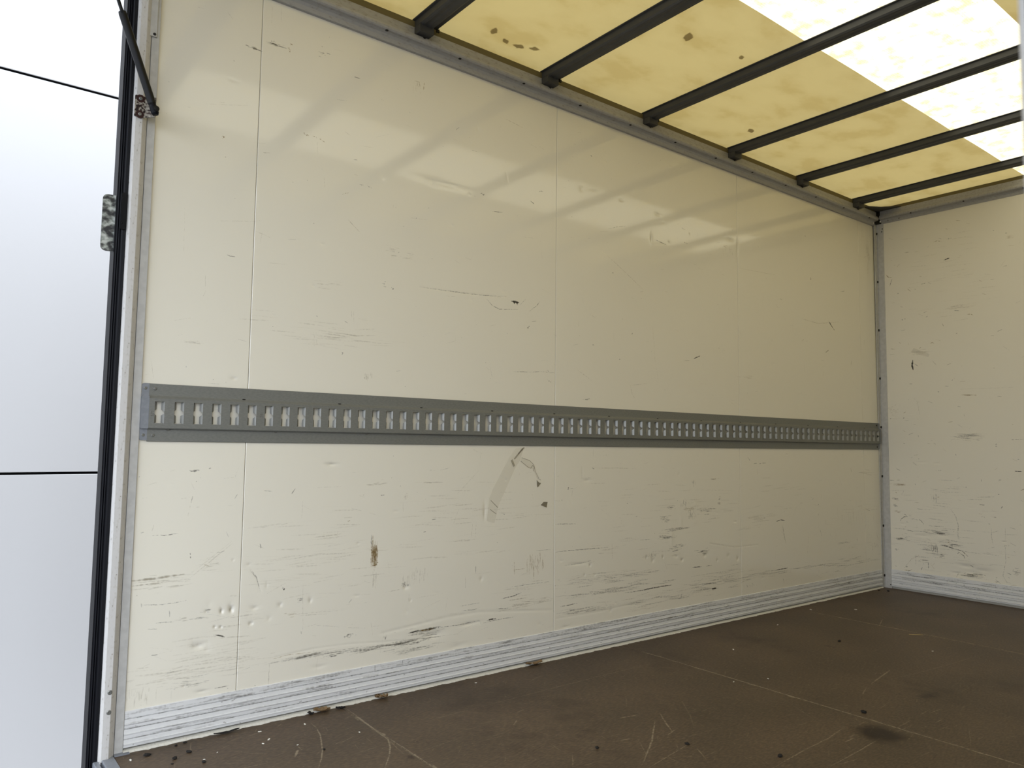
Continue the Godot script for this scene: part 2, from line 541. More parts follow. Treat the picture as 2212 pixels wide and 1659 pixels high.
func paint_random():
	# fine wear all over, thicker towards the deck
	for i in 420:
		var z := rng.randf_range(0.02, 4.05)
		var y := 0.1 + 2.0 * pow(rng.randf(), 1.7)
		var l := rng.randf_range(0.004, 0.05) * (1.0 if y > 0.5 else 1.5)
		var tilt := rng.randfn(0.0, 0.25)
		var up := rng.randf() < 0.2
		var d := Vector2(l * tilt, l) if up else Vector2(l, l * tilt)
		scratch(wall, rng.randf_range(0.5, 1.3), rng.randf_range(0.1, 0.4), 2 if rng.randf() < 0.6 else 0, [z, y, z + d.x, y + d.y])
	for i in 260:
		var z := rng.randf_range(0.02, 4.05)
		var y := 0.1 + 2.0 * pow(rng.randf(), 1.4)
		scratch(wall, rng.randf_range(0.9, 2.2), rng.randf_range(0.25, 0.7), 0, [z, y, z + rng.randf_range(0.0, 0.003), y])
	for i in 70:
		dent(wall, rng.randf_range(0.15, 0.6), rng.randf_range(0.05, 4.0), 0.12 + 1.9 * pow(rng.randf(), 2.0), rng.randf_range(0.005, 0.02), rng.randf_range(0.004, 0.014))
	for i in 16:
		smear(wall, 12, rng.randf_range(0.06, 0.2), 2, rng.randf_range(0.1, 4.0), 0.12 + 0.55 * pow(rng.randf(), 1.5), rng.randf_range(0.1, 0.6), rng.randf_range(0.01, 0.06), 0)
	for i in 260:
		var x := rng.randf_range(0.05, 1.2)
		var y := 0.1 + 2.0 * pow(rng.randf(), 1.8)
		var l := rng.randf_range(0.002, 0.03)
		scratch(front, rng.randf_range(0.8, 2.6), rng.randf_range(0.15, 0.6), [0, 0, 1, 2][rng.randi() % 4], [x, y, x + l, y + l * rng.randfn(0.0, 0.5)])
	for i in 30:
		dent(front, rng.randf_range(0.2, 0.8), rng.randf_range(0.05, 1.0), 0.12 + 0.9 * pow(rng.randf(), 2.0), rng.randf_range(0.005, 0.03), rng.randf_range(0.004, 0.014))
	# deck: grain along the boards, scuffs, dust in the joints
	for i in 2600:
		var x := rng.randf_range(0.0, 2.0)
		var z := rng.randf_range(0.02, 4.07)
		var l := rng.randf_range(0.01, 0.08)
		scratch(deck, rng.randf_range(1.2, 3.5), rng.randf_range(0.08, 0.3), 4 if rng.randf() < 0.6 else 5, [x, z, x + l * rng.randfn(0.0, 0.25), z + l])
	for i in 1600:
		var x := rng.randf_range(0.02, 1.7)
		var z := rng.randf_range(0.05, 4.07)
		var t := rng.randf() * TAU
		var l := rng.randf_range(0.004, 0.045)
		scratch(deck, rng.randf_range(1.0, 2.2), rng.randf_range(0.2, 0.7), 5, [x, z, x + l * cos(t), z + l * sin(t)])
	for i in 500:
		var x := rng.randf_range(0.02, 1.7)
		var z := rng.randf_range(0.05, 4.07)
		scratch(deck, rng.randf_range(1.5, 3.0), rng.randf_range(0.3, 0.8), 5, [x, z, x + 0.002, z + 0.001])
	for i in 26:
		smear(deck, 40, 0.3, 4, rng.randf_range(0.1, 1.7), rng.randf_range(0.2, 4.0), rng.randf_range(0.2, 0.5), rng.randf_range(0.1, 0.3), 0)
	for z in [0.9855, 2.2202, 3.4552]:
		for s in [-1.0, 1.0]:
			scratch(deck, 3.2, 0.55, 5, [0.05, z + s * 0.0015, 2.1, z + s * 0.0015])
		for i in 60:
			var x := rng.randf_range(0.1, 1.9)
			scratch(deck, rng.randf_range(2.0, 6.0), 0.4, 5, [x, z + rng.randf_range(-0.008, 0.012), x + 0.03, z + rng.randf_range(-0.004, 0.006)])
	# kick rails: smears in long runs along the upper bands
	for k in [[kick_left, 0.02, 4.05, 1.0], [kick_front, 0.05, 2.1, 0.6]]:
		for b in [[0.087, 0.017, 340, 0.24], [0.059, 0.014, 300, 0.26], [0.034, 0.012, 150, 0.18], [0.068, 0.012, 50, 0.1], [0.015, 0.018, 70, 0.13]]:
			for i in int(b[2] * k[3]):
				var u := rng.randf_range(k[1], k[2])
				var dense := clampf(0.55 + 1.1 * wobble.get_noise_2d(u * 2.0, b[0] * 900.0), 0.0, 1.0)
				var y: float = b[0] + rng.randf_range(-0.5, 0.5) * b[1]
				scratch(k[0], rng.randf_range(1.0, 4.0), b[3] * dense * rng.randf_range(0.4, 1.3), 0, [u, y, u + rng.randf_range(0.01, 0.11), y + rng.randf_range(-0.001, 0.001)])
		for i in 90:
			var u := rng.randf_range(k[1], k[2])
			var y := rng.randf_range(0.004, 0.095)
			scratch(k[0], rng.randf_range(1.0, 2.0), 0.6, 0, [u, y, u + rng.randf_range(0.0, 0.01), y + rng.randf_range(-0.004, 0.004)])
		for i in 12:
			var u := rng.randf_range(k[1], k[2])
			scratch(k[0], 1.2, 0.5, 0, [u, 0.094, u + 0.001, 0.079])
		for g in [0.0764, 0.0512, 0.0258]:
			var gg: float = g * (1.0 if k[0] == kick_left else 1.055)
			scratch(k[0], 1.6, 0.5, 0, [k[1], gg, k[2], gg])
		scratch(k[0], 1.6, 0.5, 0, [k[1], 0.0005, k[2], 0.0005])


func sheet_mat(s: Dictionary, rough: float, detail: Texture2D, spec := 0.5) -> StandardMaterial3D:
	var m := StandardMaterial3D.new()
	m.resource_name = "painted_sheet"
	m.albedo_texture = ImageTexture.create_from_image(s.im)
	m.roughness = rough
	m.metallic_specular = spec
	m.texture_repeat = false
	if s.has("relief"):
		var im := Image.create_from_data(s.hw, s.hh, false, Image.FORMAT_RF, s.relief.to_byte_array())
		m.heightmap_enabled = true
		m.heightmap_scale = 1.0
		m.heightmap_texture = ImageTexture.create_from_image(im)
	if detail:
		m.detail_enabled = true
		m.detail_albedo = detail
		m.detail_blend_mode = BaseMaterial3D.BLEND_MODE_MUL
		m.detail_uv_layer = BaseMaterial3D.DETAIL_UV_2
		m.uv2_triplanar = true
		m.uv2_world_triplanar = true
		m.uv2_scale = Vector3(0.7, 0.7, 0.7)
	return m


# ---------------------------------------------------------------- shell
# A wall panel standing on the plane x = 0 or z = 0: a slab with chamfered long edges.
func slab_zy(s: Dictionary, thick: float) -> SurfaceTool:
	var st := mb()
	prism(st, "y", [Vector2(-thick, s.u0), Vector2(-0.0012, s.u0), Vector2(0.0, s.u0 + 0.0016), Vector2(0.0, s.u1 - 0.0016), Vector2(-0.0012, s.u1), Vector2(-thick, s.u1)], s.v0, s.v1, s.rect, "zy")
	return st


func build_shell():
	var wl := thing("wall_left", Vector3(0, 0, 2.0), "long cream sandwich panel side wall, scuffed and dented, carrying the grey slotted rail", "wall", "", "structure")
	var st := mb()
	prism(st, "z", rect(-0.045, -0.03, -0.0125, 2.27), -0.03, 4.079)
	part("wall_core", st, M.core, wl)
	for s in wall:
		var p := part("wall_panel", slab_zy(s, 0.012), sheet_mat(s, 0.08, null, 0.56), wl)
		p.rotation.z = LEAN                           # the old wall leans out a little at its top
		p.position.x += 0.3 * LEAN
	var wf := thing("wall_front", Vector3(1.05, 0, 0), "cream front bulkhead wall at the closed end, dark scrapes low down", "wall", "", "structure")
	st = mb()
	prism(st, "x", rect(-0.05, -0.03, -0.0125, 2.27), -0.0124, 2.1)
	part("wall_core", st, M.core, wf)
	st = mb()
	var f: Dictionary = front[0]
	prism(st, "y", [Vector2(f.u0, -0.012), Vector2(f.u1, -0.012), Vector2(f.u1, 0.0), Vector2(f.u0, 0.0)], f.v0, f.v1, f.rect, "xy")
	part("wall_panel", st, sheet_mat(f, 0.5, null, 0.4), wf)
	var wr := thing("wall_right", Vector3(2.1, 0, 2.0), "cream side wall opposite the slotted rail, out of the picture", "wall", "", "structure")
	st = mb()
	prism(st, "z", rect(2.101, -0.03, 2.145, 2.27), -0.05, 4.06)
	part("wall_panel", st, mat("plain_wall", Color(0.91, 0.892, 0.832), 0.3), wr)
	# deck
	var fl := thing("floor", Vector3(1.05, -0.008, 2.0), "worn dark brown plywood deck of the cargo box with dusty joints", "floor", "", "structure")
	st = mb()
	prism(st, "z", rect(0.0, -0.04, 2.1, -0.0095), 0.0, 4.078)
	part("subfloor", st, M.joint_dust, fl)
	for s in deck:
		st = mb()
		prism(st, "x", [Vector2(s.v0, -0.0094), Vector2(s.v1, -0.0094), Vector2(s.v1, -0.0085), Vector2(s.v1 - 0.0008, -0.008), Vector2(s.v0 + 0.0008, -0.008), Vector2(s.v0, -0.0085)], 0.0, 2.1, s.rect, "xz")
		var m := sheet_mat(s, 0.5, null, 0.4)
		part("floor_board", st, m, fl)
	# kick rails
	var prof := []
	prof.append(Vector2(-0.0005, 0.0968))
	prof.append(Vector2(0.003, 0.0968))
	prof.append(Vector2(0.0042, 0.0955))
	for g in [0.0764, 0.0512, 0.0258]:
		prof.append_array([Vector2(0.0046, g + 0.0016), Vector2(0.0010, g + 0.0009), Vector2(0.0010, g - 0.0006), Vector2(0.0036, g - 0.0015), Vector2(0.0040, g - 0.0106), Vector2(0.0068, g - 0.0118), Vector2(0.0066, g - 0.0138), Vector2(0.0046, g - 0.0152)])
	prof.append_array([Vector2(0.0042, 0.0050), Vector2(0.003, 0.0040), Vector2(-0.0005, 0.0040)])
	var bl := thing("baseboard_left", Vector3(0, 0, 2.0), "ribbed pale aluminium kick rail along the foot of the long wall", "kick rail", "", "structure")
	st = mb()
	prism(st, "z", prof, 0.029, 4.0565, kick_left[0].rect, "zy")
	part("kick_profile", st, sheet_mat(kick_left[0], 0.4, null), bl)
	var bf := thing("baseboard_front", Vector3(1.05, 0, 0), "ribbed pale aluminium kick rail along the foot of the front wall", "kick rail", "", "structure")
	st = mb()
	var pf := []
	for p in prof:
		pf.append(Vector2(p.x * 0.8, p.y * 1.055))
	prism(st, "x", pf, 0.0455, 2.1, kick_front[0].rect, "xy")
	part("kick_profile", st, sheet_mat(kick_front[0], 0.4, null), bf)


func build_trims():
	var st: SurfaceTool
	# top rail over the long wall
	var edge := [Vector2(-0.0122, 2.1478), Vector2(0.0032, 2.1478), Vector2(0.0042, 2.151), Vector2(0.006, 2.162), Vector2(0.011, 2.170), Vector2(0.019, 2.1735), Vector2(0.0275, 2.1745), Vector2(0.0315, 2.1785), Vector2(0.0330, 2.185), Vector2(0.0315, 2.191), Vector2(0.0280, 2.1925), Vector2(0.0278, 2.1965), Vector2(0.0255, 2.1985), Vector2(0.0175, 2.1992), Vector2(0.0170, 2.2275), Vector2(-0.0122, 2.2275)]
	var tl := thing("trim_1", Vector3(0, 2.15, 2.0), "grey aluminium top rail between the long wall and the roof", "rail", "", "structure")
	st = mb()
	prism(st, "z", edge, 0.03, 4.0565)
	part("rail_profile", st, M.alu, tl)
	st = mb()
	prism(st, "z", rect(-0.0122, 2.2276, 0.0125, 2.2526), 0.03, 4.0565)
	part("sheet_edge", st, M.olive_edge, tl)
	for k in 13:
		var z := 3.661 - 0.2945 * k + 0.0
		if z < 0.1: continue
		st = mb()
		rivet(st, Vector3(0.0235, 2.1757, z), Vector3(-0.25, -1.0, 0).normalized(), 0.0062, 0.005)
		part("screw", st, M.dark_screw, tl)
	for z in BEAMS:
		st = mb()
		rivet(st, Vector3(0.0305, 2.1935, z - 0.032), Vector3(1, 0.6, 0).normalized(), 0.0048, 0.002)
		part("rivet", st, M.dark_screw, tl)
	# the same rail over the front wall
	var tf := thing("trim_2", Vector3(1.05, 2.15, 0), "grey aluminium top rail between the front wall and the roof", "rail", "", "structure")
	var ef := []
	for p in edge:
		ef.append(Vector2(p.x * 0.8, 2.1478 + 0.0075 + (p.y - 2.1478) * 0.97))
	st = mb()
	prism(st, "x", ef, 0.032, 2.1)
	part("rail_profile", st, M.alu, tf)
	st = mb()
	prism(st, "x", rect(-0.012, 2.2333, 0.008, 2.2526), 0.03, 2.1)
	part("sheet_edge", st, M.olive_edge, tf)
	for x in [0.215, 0.5, 0.79, 1.08, 1.37, 1.66, 1.95]:
		st = mb()
		rivet(st, Vector3(x, 2.1815, 0.019), Vector3(0, -1.0, 0.25).normalized(), 0.005, 0.004)
		part("screw", st, M.dark_screw, tf)
	for p in [Vector3(0.075, 2.168, 0.004), Vector3(0.14, 2.169, 0.004)]:
		st = mb()
		rivet(st, p, Vector3(0, 0, 1), 0.003, 0.0018)
		part("rivet", st, M.dark_screw, tf)
	# angle in the corner of the two walls
	var tc := thing("trim_3", Vector3(0, 0, 0), "upright grey aluminium corner angle where the long wall meets the front wall", "corner post", "", "structure")
	st = mb()
	prism(st, "y", [Vector2(-0.001, -0.001), Vector2(0.0455, -0.001), Vector2(0.0455, 0.002), Vector2(0.0438, 0.0038), Vector2(0.010, 0.0046), Vector2(0.0062, 0.0012), Vector2(0.0034, 0.0058), Vector2(0.0030, 0.0262), Vector2(0.0018, 0.028), Vector2(-0.001, 0.028)], -0.008, 2.158)
	part("angle_profile", st, M.strip_paint, tc)
	for y in [2.101, 1.806, 1.511, 1.22, 0.929, 0.639, 0.349, 0.061]:
		st = mb()
		rivet(st, Vector3(0.0055, y, 0.004), Vector3(1, 0, 1).normalized(), 0.0075, 0.0045)
		part("rivet", st, M.dark_screw, tc)
	for p in [Vector3(0.04, 2.125, 0.0042), Vector3(0.036, 2.108, 0.0042), Vector3(0.04, 0.012, 0.004)]:
		st = mb()
		rivet(st, p, Vector3(0, 0, 1), 0.0035, 0.002)
		part("rivet", st, M.dark_screw, tc)
	# broken plastic cap and gusset in the top corner
	var cap := thing("corner_cap", Vector3(0.01, 2.16, 0.01), "small broken black plastic cap in the top corner above the corner angle", "cap")
	st = mb()
	prism(st, "y", [Vector2(-0.001, -0.001), Vector2(0.034, -0.001), Vector2(0.036, 0.007), Vector2(0.022, 0.019), Vector2(0.013, 0.034), Vector2(0.003, 0.042), Vector2(-0.001, 0.042)], 2.1585, 2.234)
	part("cap_body", st, M.black_paint, cap)
	st = mb()
	prism(st, "y", [Vector2(0.028, 0.009), Vector2(0.036, 0.0085), Vector2(0.034, 0.0125), Vector2(0.027, 0.013)], 2.166, 2.176)
	part("torn_edge", st, M.chip, cap)
	st = mb()
	prism(st, "y", [Vector2(0.004, 0.036), Vector2(0.008, 0.032), Vector2(0.009, 0.044), Vector2(0.005, 0.046)], 2.1575, 2.167)
	part("torn_edge", st, M.chip, cap)
	st = mb()
	prism(st, "y", [Vector2(-0.002, -0.002), Vector2(0.16, -0.002), Vector2(0.15, 0.03), Vector2(0.075, 0.085), Vector2(0.03, 0.16), Vector2(-0.002, 0.17)], 2.2345, 2.2375)
	tag(part("gusset_plate", st, M.gasket_grey), "dark flat gusset plate under the roof in the far top corner", "gusset")
	# line of old sealant along the deck
	st = mb()
	var z0 := 0.03
	while z0 < 4.05:
		var z1 := z0 + 0.0075
		var a: float = 0.0125 + 0.005 * wobble.get_noise_2d(z0 * 70.0, 3.0) + 0.006 * wobble.get_noise_2d(z0 * 14.0, 9.0)
		var b: float = 0.0125 + 0.005 * wobble.get_noise_2d(z1 * 70.0, 3.0) + 0.006 * wobble.get_noise_2d(z1 * 14.0, 9.0)
		var h0 := Vector3(-0.008, -0.0012, z0)
		var h1 := Vector3(-0.008, -0.0012, z1)
		var m0 := Vector3(a * 0.7, -0.0034, z0)
		var m1 := Vector3(b * 0.7, -0.0034, z1)
		var e0 := Vector3(a, -0.0082, z0)
		var e1 := Vector3(b, -0.0082, z1)
		quad(st, h0, h1, m1, m0, Vector3(0.3, 0.95, 0).normalized())
		quad(st, m0, m1, e1, e0, Vector3(0.85, 0.5, 0).normalized())
		z0 = z1
	tag(part("trim_4", st, M.sealant), "ragged bead of dried white sealant along the deck under the long wall's kick rail", "sealant", "", "structure")


func paint_marks():
	scratch(wall, 2, 0.7, 0, [3.464,1.994,3.443,1.994])
	scratch(wall, 1.5, 0.5, 2, [2.837,2.027,2.793,2.023,2.753,2.016])
	scratch(wall, 3, 0.8, 0, [3.061,1.926,3.049,1.937])
	scratch(wall, 1, 0.35, 2, [3.869,1.433,3.772,1.45,3.755,1.456])
	scratch(wall, 1.2, 0.35, 2, [3.768,1.423,3.722,1.41])
	scratch(wall, 1, 0.3, 2, [3.968,1.451,3.965,1.327])
	scratch(wall, 1.2, 0.4, 2, [3.904,1.267,3.902,1.22,3.907,1.208])
	scratch(wall, 1.5, 0.35, 2, [3.757,1.665,3.732,1.669])
	scratch(wall, 2, 0.3, 2, [3.472,1.516,3.43,1.482])
	scratch(wall, 2, 0.5, 0, [3.2,1.333,3.12,1.334,3.013,1.336,2.921,1.34,2.825,1.348])
	scratch(wall, 1.8, 0.6, 0, [2.915,1.328,2.889,1.307,2.856,1.297,2.769,1.307])
	scratch(wall, 9, 0.9, 0, [2.792,1.331,2.769,1.329])
	scratch(wall, 6, 0.9, 0, [2.8,1.334,2.764,1.333])
	scratch(wall, 2, 0.6, 0, [2.661,1.352,2.679,1.33,2.713,1.307])
	scratch(wall, 1.5, 0.5, 0, [2.73,1.352,2.758,1.326])
	scratch(wall, 5, 0.7, 0, [2.721,1.241,2.714,1.249])
	scratch(wall, 1.5, 0.5, 0, [2.701,1.268,2.675,1.273])
	scratch(wall, 4, 0.7, 1, [3.681,2.03,3.673,2.031])
	scratch(wall, 5, 0.6, 1, [3.685,2.015,3.683,2.003])
	scratch(wall, 3, 0.7, 1, [3.629,1.761,3.624,1.754])
	scratch(wall, 4, 0.6, 1, [3.619,1.757,3.616,1.754])
	scratch(wall, 3, 0.6, 1, [3.599,1.758,3.586,1.756])
	scratch(wall, 4, 0.7, 1, [3.573,1.755,3.559,1.748])
	scratch(wall, 3, 0.7, 0, [3.459,1.717,3.442,1.718])
	scratch(wall, 3, 0.6, 0, [3.433,1.64,3.421,1.639])
	scratch(wall, 3, 0.7, 0, [3.405,1.64,3.391,1.638])
	scratch(wall, 3, 0.6, 1, [3.494,1.593,3.473,1.603])
	scratch(wall, 6, 0.5, 1, [3.874,1.682,3.866,1.68])
	scratch(wall, 2, 0.7, 0, [3.847,1.337,3.837,1.334,3.822,1.335])
	scratch(wall, 5, 0.7, 0, [2.951,1.715,2.933,1.714])
	scratch(wall, 6, 0.6, 0, [2.671,1.786,2.652,1.788])
	scratch(wall, 2.5, 0.7, 0, [2.714,1.737,2.694,1.728])
	scratch(wall, 2, 0.6, 0, [2.896,1.659,2.847,1.664])
	scratch(wall, 1, 0.3, 2, [3.238,1.566,3.174,1.572])
	scratch(wall, 4, 0.6, 0, [3.306,1.314,3.301,1.311])
	scratch(wall, 2, 0.5, 0, [3.567,1.191,3.565,1.187])
	scratch(wall, 1.5, 0.8, 0, [3.481,1.081,3.475,1.083,3.478,1.076])
	scratch(wall, 3, 0.75, 0, [2.622,1.087,2.614,1.083])
	scratch(wall, 4, 0.6, 0, [2.621,1.05,2.602,1.042])
	scratch(wall, 1.5, 0.5, 0, [3.473,1.185,3.461,1.179])
	scratch(wall, 2, 0.4, 0, [2.787,1.07,2.697,1.074])
	scratch(wall, 2, 0.5, 0, [2.697,1.074,2.651,1.08])
	scratch(wall, 1.5, 0.4, 0, [2.651,1.079,2.581,1.079])
	scratch(wall, 1, 0.4, 2, [4.056,2.025,4.053,2.026])
	scratch(wall, 1, 0.4, 2, [3.873,2.06,3.858,2.044])
	scratch(wall, 1, 0.3, 2, [3.743,2.131,3.742,2.075])
	scratch(wall, 1, 0.3, 2, [3.714,2.134,3.714,2.09])
	scratch(wall, 2, 0.3, 1, [3.238,2.052,3.219,2.054,3.212,2.031])
	scratch(wall, 1, 0.3, 2, [3.925,1.766,3.8,1.797])
	scratch(wall, 1, 0.3, 2, [3.583,1.743,3.583,1.698])
	scratch(wall, 1.2, 0.35, 2, [3.45,1.221,3.45,1.199])
	scratch(wall, 1, 0.3, 2, [3.726,1.332,3.669,1.337])
	scratch(wall, 1.5, 0.3, 2, [3.091,1.317,3.042,1.318])
	scratch(wall, 1, 0.3, 2, [4.035,1.012,4.027,.962])
	smear(wall, 10, 0.6, 0, 3.794,1.977,.041,.01, 0)
	smear(wall, 14, 0.6, 0, 3.724,2.012,.064,.012, 0)
	smear(wall, 8, 0.6, 0, 3.574,2.035,.031,.03, 0)
	smear(wall, 10, 0.22, 1, 3.219,2.033,.042,.058, 1)
	smear(wall, 10, 0.16, 2, 3.306,1.442,.052,.07, 0)
	smear(wall, 8, 0.18, 2, 3.248,1.428,.063,.032, 0)
	smear(wall, 14, 0.3, 2, 3.39,1.013,.028,.033, 1)
	smear(wall, 8, 0.5, 0, 3.335,1.32,.014,.039, 0)
	smear(wall, 40, 0.14, 2, 3.542,1.137,.539,.102, 0)
	smear(wall, 16, 0.16, 2, 3.926,1.074,.062,.009, 0)
	smear(wall, 14, 0.14, 2, 3.532,1.296,.093,.029, 0)
	dent(wall, 0.8, 3.814,.981,.012,.007)
	dent(wall, 0.5, 3.556,1.421,.011,.004)
	dent(wall, 0.5, 3.582,1.285,.011,.007)
	dent(wall, 0.4, 2.982,1.319,.008,.008)
	dent(wall, 0.4, 3.071,1.574,.008,.005)
	dent(wall, 0.4, 3.702,1.177,.01,.004)
	dent(wall, 0.3, 3.851,1.86,.011,.003)
	dent(wall, 0.5, 3.111,1.716,.097,.013)
	crease(wall, 0.6, 4, [3.2,1.333,3.013,1.336,2.825,1.348])
	crease(wall, 0.6, 4, [3.187,1.715,3.052,1.721])
	crease(wall, 0.5, 3, [2.834,1.823,2.822,1.781])
	scratch(wall, 3, 0.6, 3, [2.33,1.603,2.3,1.593])
	scratch(wall, 1.5, 0.5, 2, [2.3,1.593,2.224,1.556,2.075,1.478])
	scratch(wall, 2.5, 0.6, 0, [2,1.713,1.923,1.703])
	scratch(wall, 5, 0.65, 0, [1.799,1.734,1.772,1.734])
	scratch(wall, 5, 0.5, 0, [1.817,1.797,1.79,1.798])
	scratch(wall, 2, 0.5, 2, [2.288,1.706,2.238,1.725,2.18,1.74])
	scratch(wall, 3, 0.5, 0, [1.431,1.857,1.42,1.88])
	scratch(wall, 6, 0.85, 0, [.734,1.734,.73,1.714])
	scratch(wall, 4, 0.85, 0, [1.03,1.575,1.011,1.569])
	scratch(wall, 1.8, 0.6, 2, [.841,1.491,.665,1.482,.444,1.515])
	scratch(wall, 5, 0.75, 0, [.556,1.509,.53,1.486,.495,1.462])
	scratch(wall, 2.5, 0.5, 0, [.419,1.693,.372,1.702])
	scratch(wall, 1.5, 0.35, 2, [1.377,1.68,1.071,1.692])
	scratch(wall, 2, 0.5, 2, [1.81,1.186,1.765,1.191])
	scratch(wall, 4, 0.8, 0, [1.735,1.203,1.69,1.219])
	scratch(wall, 2.5, 0.6, 2, [.313,1.305,.324,1.274])
	scratch(wall, 4, 0.5, 1, [.831,1.37,.81,1.381])
	scratch(wall, 5, 0.35, 2, [.595,1.327,.562,1.344])
	scratch(wall, 1.2, 0.3, 2, [2.014,1.319,2,1.173,1.981,1.092])
	scratch(wall, 1.5, 0.4, 2, [2.159,1.054,2.054,1.069])
	scratch(wall, 1.5, 0.4, 2, [2.156,1.054,2.146,1.019,2.126,.998])
	scratch(wall, 1.5, 0.4, 2, [2.461,1.099,2.415,1.077,2.38,1.058])
	smear(wall, 5, 0.6, 0, 2.405,.985,.035,.005, 0)
	smear(wall, 3, 0.7, 0, 2.388,1.997,.007,.005, 0)
	smear(wall, 3, 0.7, 0, 2.262,1.523,.007,.005, 0)
	smear(wall, 3, 0.7, 0, .777,1.95,.012,.007, 0)
	smear(wall, 3, 0.7, 0, 2.147,1.274,.008,.009, 0)
	smear(wall, 3, 0.6, 0, 2.223,1.16,.008,.005, 0)
	smear(wall, 3, 0.6, 0, 2.375,1.208,.007,.005, 0)
	smear(wall, 3, 0.6, 0, .164,1.428,.02,.025, 1)
	smear(wall, 20, 0.2, 1, .077,1.981,.077,.284, 1)
	smear(wall, 20, 0.14, 2, 1.486,1.744,.199,.062, 1)
	smear(wall, 12, 0.14, 2, 1.325,1.143,.138,.021, 0)
	smear(wall, 8, 0.25, 1, 1.486,1.769,.066,.016, 0)
	dent(wall, 1.2, 2.023,1.72,.008,.024)
	dent(wall, 0.6, 2.445,1.847,.012,.014)
	dent(wall, 0.5, 2.374,1.853,.019,.005)
	dent(wall, 1.0, 1.389,1.781,.009,.042)
	dent(wall, 0.8, 1.452,1.812,.027,.008)
	dent(wall, 0.7, .082,2.031,.026,.103)
	dent(wall, 0.6, .134,2.112,.035,.077)
	dent(wall, 0.5, 1.937,1.801,.011,.006)
	dent(wall, 0.5, 2.213,1.848,.013,.007)
	dent(wall, 0.5, 1.979,1.831,.02,.008)
	scratch(wall, 2, 0.7, 0, [3.357,.506,3.358,.483,3.352,.459])
	scratch(wall, 1.5, 0.6, 0, [3.743,.428,3.732,.413,3.724,.404,3.711,.362])
	scratch(wall, 1.5, 0.6, 0, [3.738,.427,3.725,.408,3.717,.382])
	scratch(wall, 6, 0.7, 0, [3.645,.367,3.637,.362])
	scratch(wall, 3, 0.6, 0, [3.643,.37,3.639,.358])
	scratch(wall, 1.2, 0.35, 2, [3.692,.357,3.638,.381])
	scratch(wall, 1.2, 0.35, 2, [3.583,.372,3.578,.231])
	scratch(wall, 2.5, 0.6, 0, [3.841,.26,3.826,.257,3.808,.251])
	scratch(wall, 1.2, 0.35, 2, [3.617,.287,3.448,.28])
	scratch(wall, 4, 0.55, 0, [3.209,.178,3.153,.179])
	scratch(wall, 5, 0.75, 1, [3.167,.179,3.116,.178])
	scratch(wall, 4, 0.7, 0, [3.124,.18,3.095,.18])
	scratch(wall, 2, 0.55, 0, [3.095,.179,3.012,.177,2.926,.181])
	scratch(wall, 4, 0.7, 0, [2.894,.175,2.878,.178,2.853,.177])
	scratch(wall, 2, 0.5, 0, [2.91,.17,2.845,.173,2.761,.173])
	scratch(wall, 1.5, 0.5, 0, [3.014,.239,2.959,.241,2.928,.242])
	scratch(wall, 1.5, 0.5, 0, [3.006,.223,2.951,.221,2.923,.226])
	scratch(wall, 2, 0.55, 0, [2.854,.212,2.813,.207,2.787,.209])
	scratch(wall, 3, 0.5, 0, [2.83,.244,2.771,.249,2.737,.256])
	scratch(wall, 1.5, 0.5, 0, [2.814,.281,2.746,.282,2.675,.283,2.603,.283])
	scratch(wall, 3, 0.5, 0, [3.201,.143,3.169,.141])
	scratch(wall, 1.5, 0.6, 1, [3.665,.167,3.621,.171,3.552,.168])
	scratch(wall, 2, 0.5, 0, [3.592,.158,3.575,.154])
	scratch(wall, 3, 0.45, 0, [3.495,.145,3.462,.145])
	scratch(wall, 1.5, 0.55, 2, [3.677,.153,3.678,.099,3.679,.078])
	scratch(wall, 2, 0.7, 0, [3.718,.502,3.715,.489])
	scratch(wall, 1.5, 0.4, 0, [3.712,.655,3.687,.653])
	scratch(wall, 2, 0.6, 0, [3.628,.643,3.617,.659])
	scratch(wall, 3, 0.6, 1, [3.441,.552,3.433,.556])
	scratch(wall, 2, 0.6, 0, [3.165,.501,3.154,.504])
	scratch(wall, 1, 0.35, 2, [3.547,.66,3.467,.661])
	scratch(wall, 3, 0.9, 0, [2.836,.551,2.826,.548,2.821,.544])
	scratch(wall, 1.2, 0.35, 2, [3.03,.625,2.938,.706])
	scratch(wall, 1.5, 0.5, 0, [2.668,.403,2.632,.403,2.586,.402])
	scratch(wall, 2, 0.5, 0, [2.946,.371,2.946,.346])
	scratch(wall, 1.5, 0.5, 2, [2.989,.337,2.988,.299])
	scratch(wall, 2, 0.45, 1, [2.773,.376,2.772,.323])
	scratch(wall, 2, 0.4, 1, [2.777,.342,2.721,.342])
	scratch(wall, 1.2, 0.3, 2, [3.618,.457,3.503,.456,3.391,.453])
	scratch(wall, 1.5, 0.35, 2, [3.302,.318,3.241,.323])
	scratch(wall, 1.2, 0.3, 2, [3.184,.287,3.083,.291])
	scratch(wall, 1.5, 0.5, 0, [3.43,.299,3.421,.31])
	scratch(wall, 1.2, 0.4, 2, [2.962,.519,2.968,.469])
	scratch(wall, 1.2, 0.4, 2, [2.946,.525,2.952,.461])
	scratch(wall, 1, 0.4, 2, [3.043,.524,3.022,.573])
	scratch(wall, 1, 0.35, 2, [3.592,.62,3.593,.57])
	scratch(wall, 1.2, 0.35, 2, [3.245,.601,3.243,.571])
	scratch(wall, 2, 0.45, 0, [3.133,.542,3.115,.543])
	scratch(wall, 1, 0.3, 2, [2.836,.539,2.597,.536])
	scratch(wall, 1.2, 0.4, 2, [3.352,.228,3.347,.213])
	scratch(wall, 1.2, 0.35, 2, [3.345,.217,3.312,.214])
	scratch(wall, 1.5, 0.5, 0, [3.83,.112,3.815,.112,3.794,.115])
	scratch(wall, 1, 0.3, 2, [3.78,.362,3.798,.363])
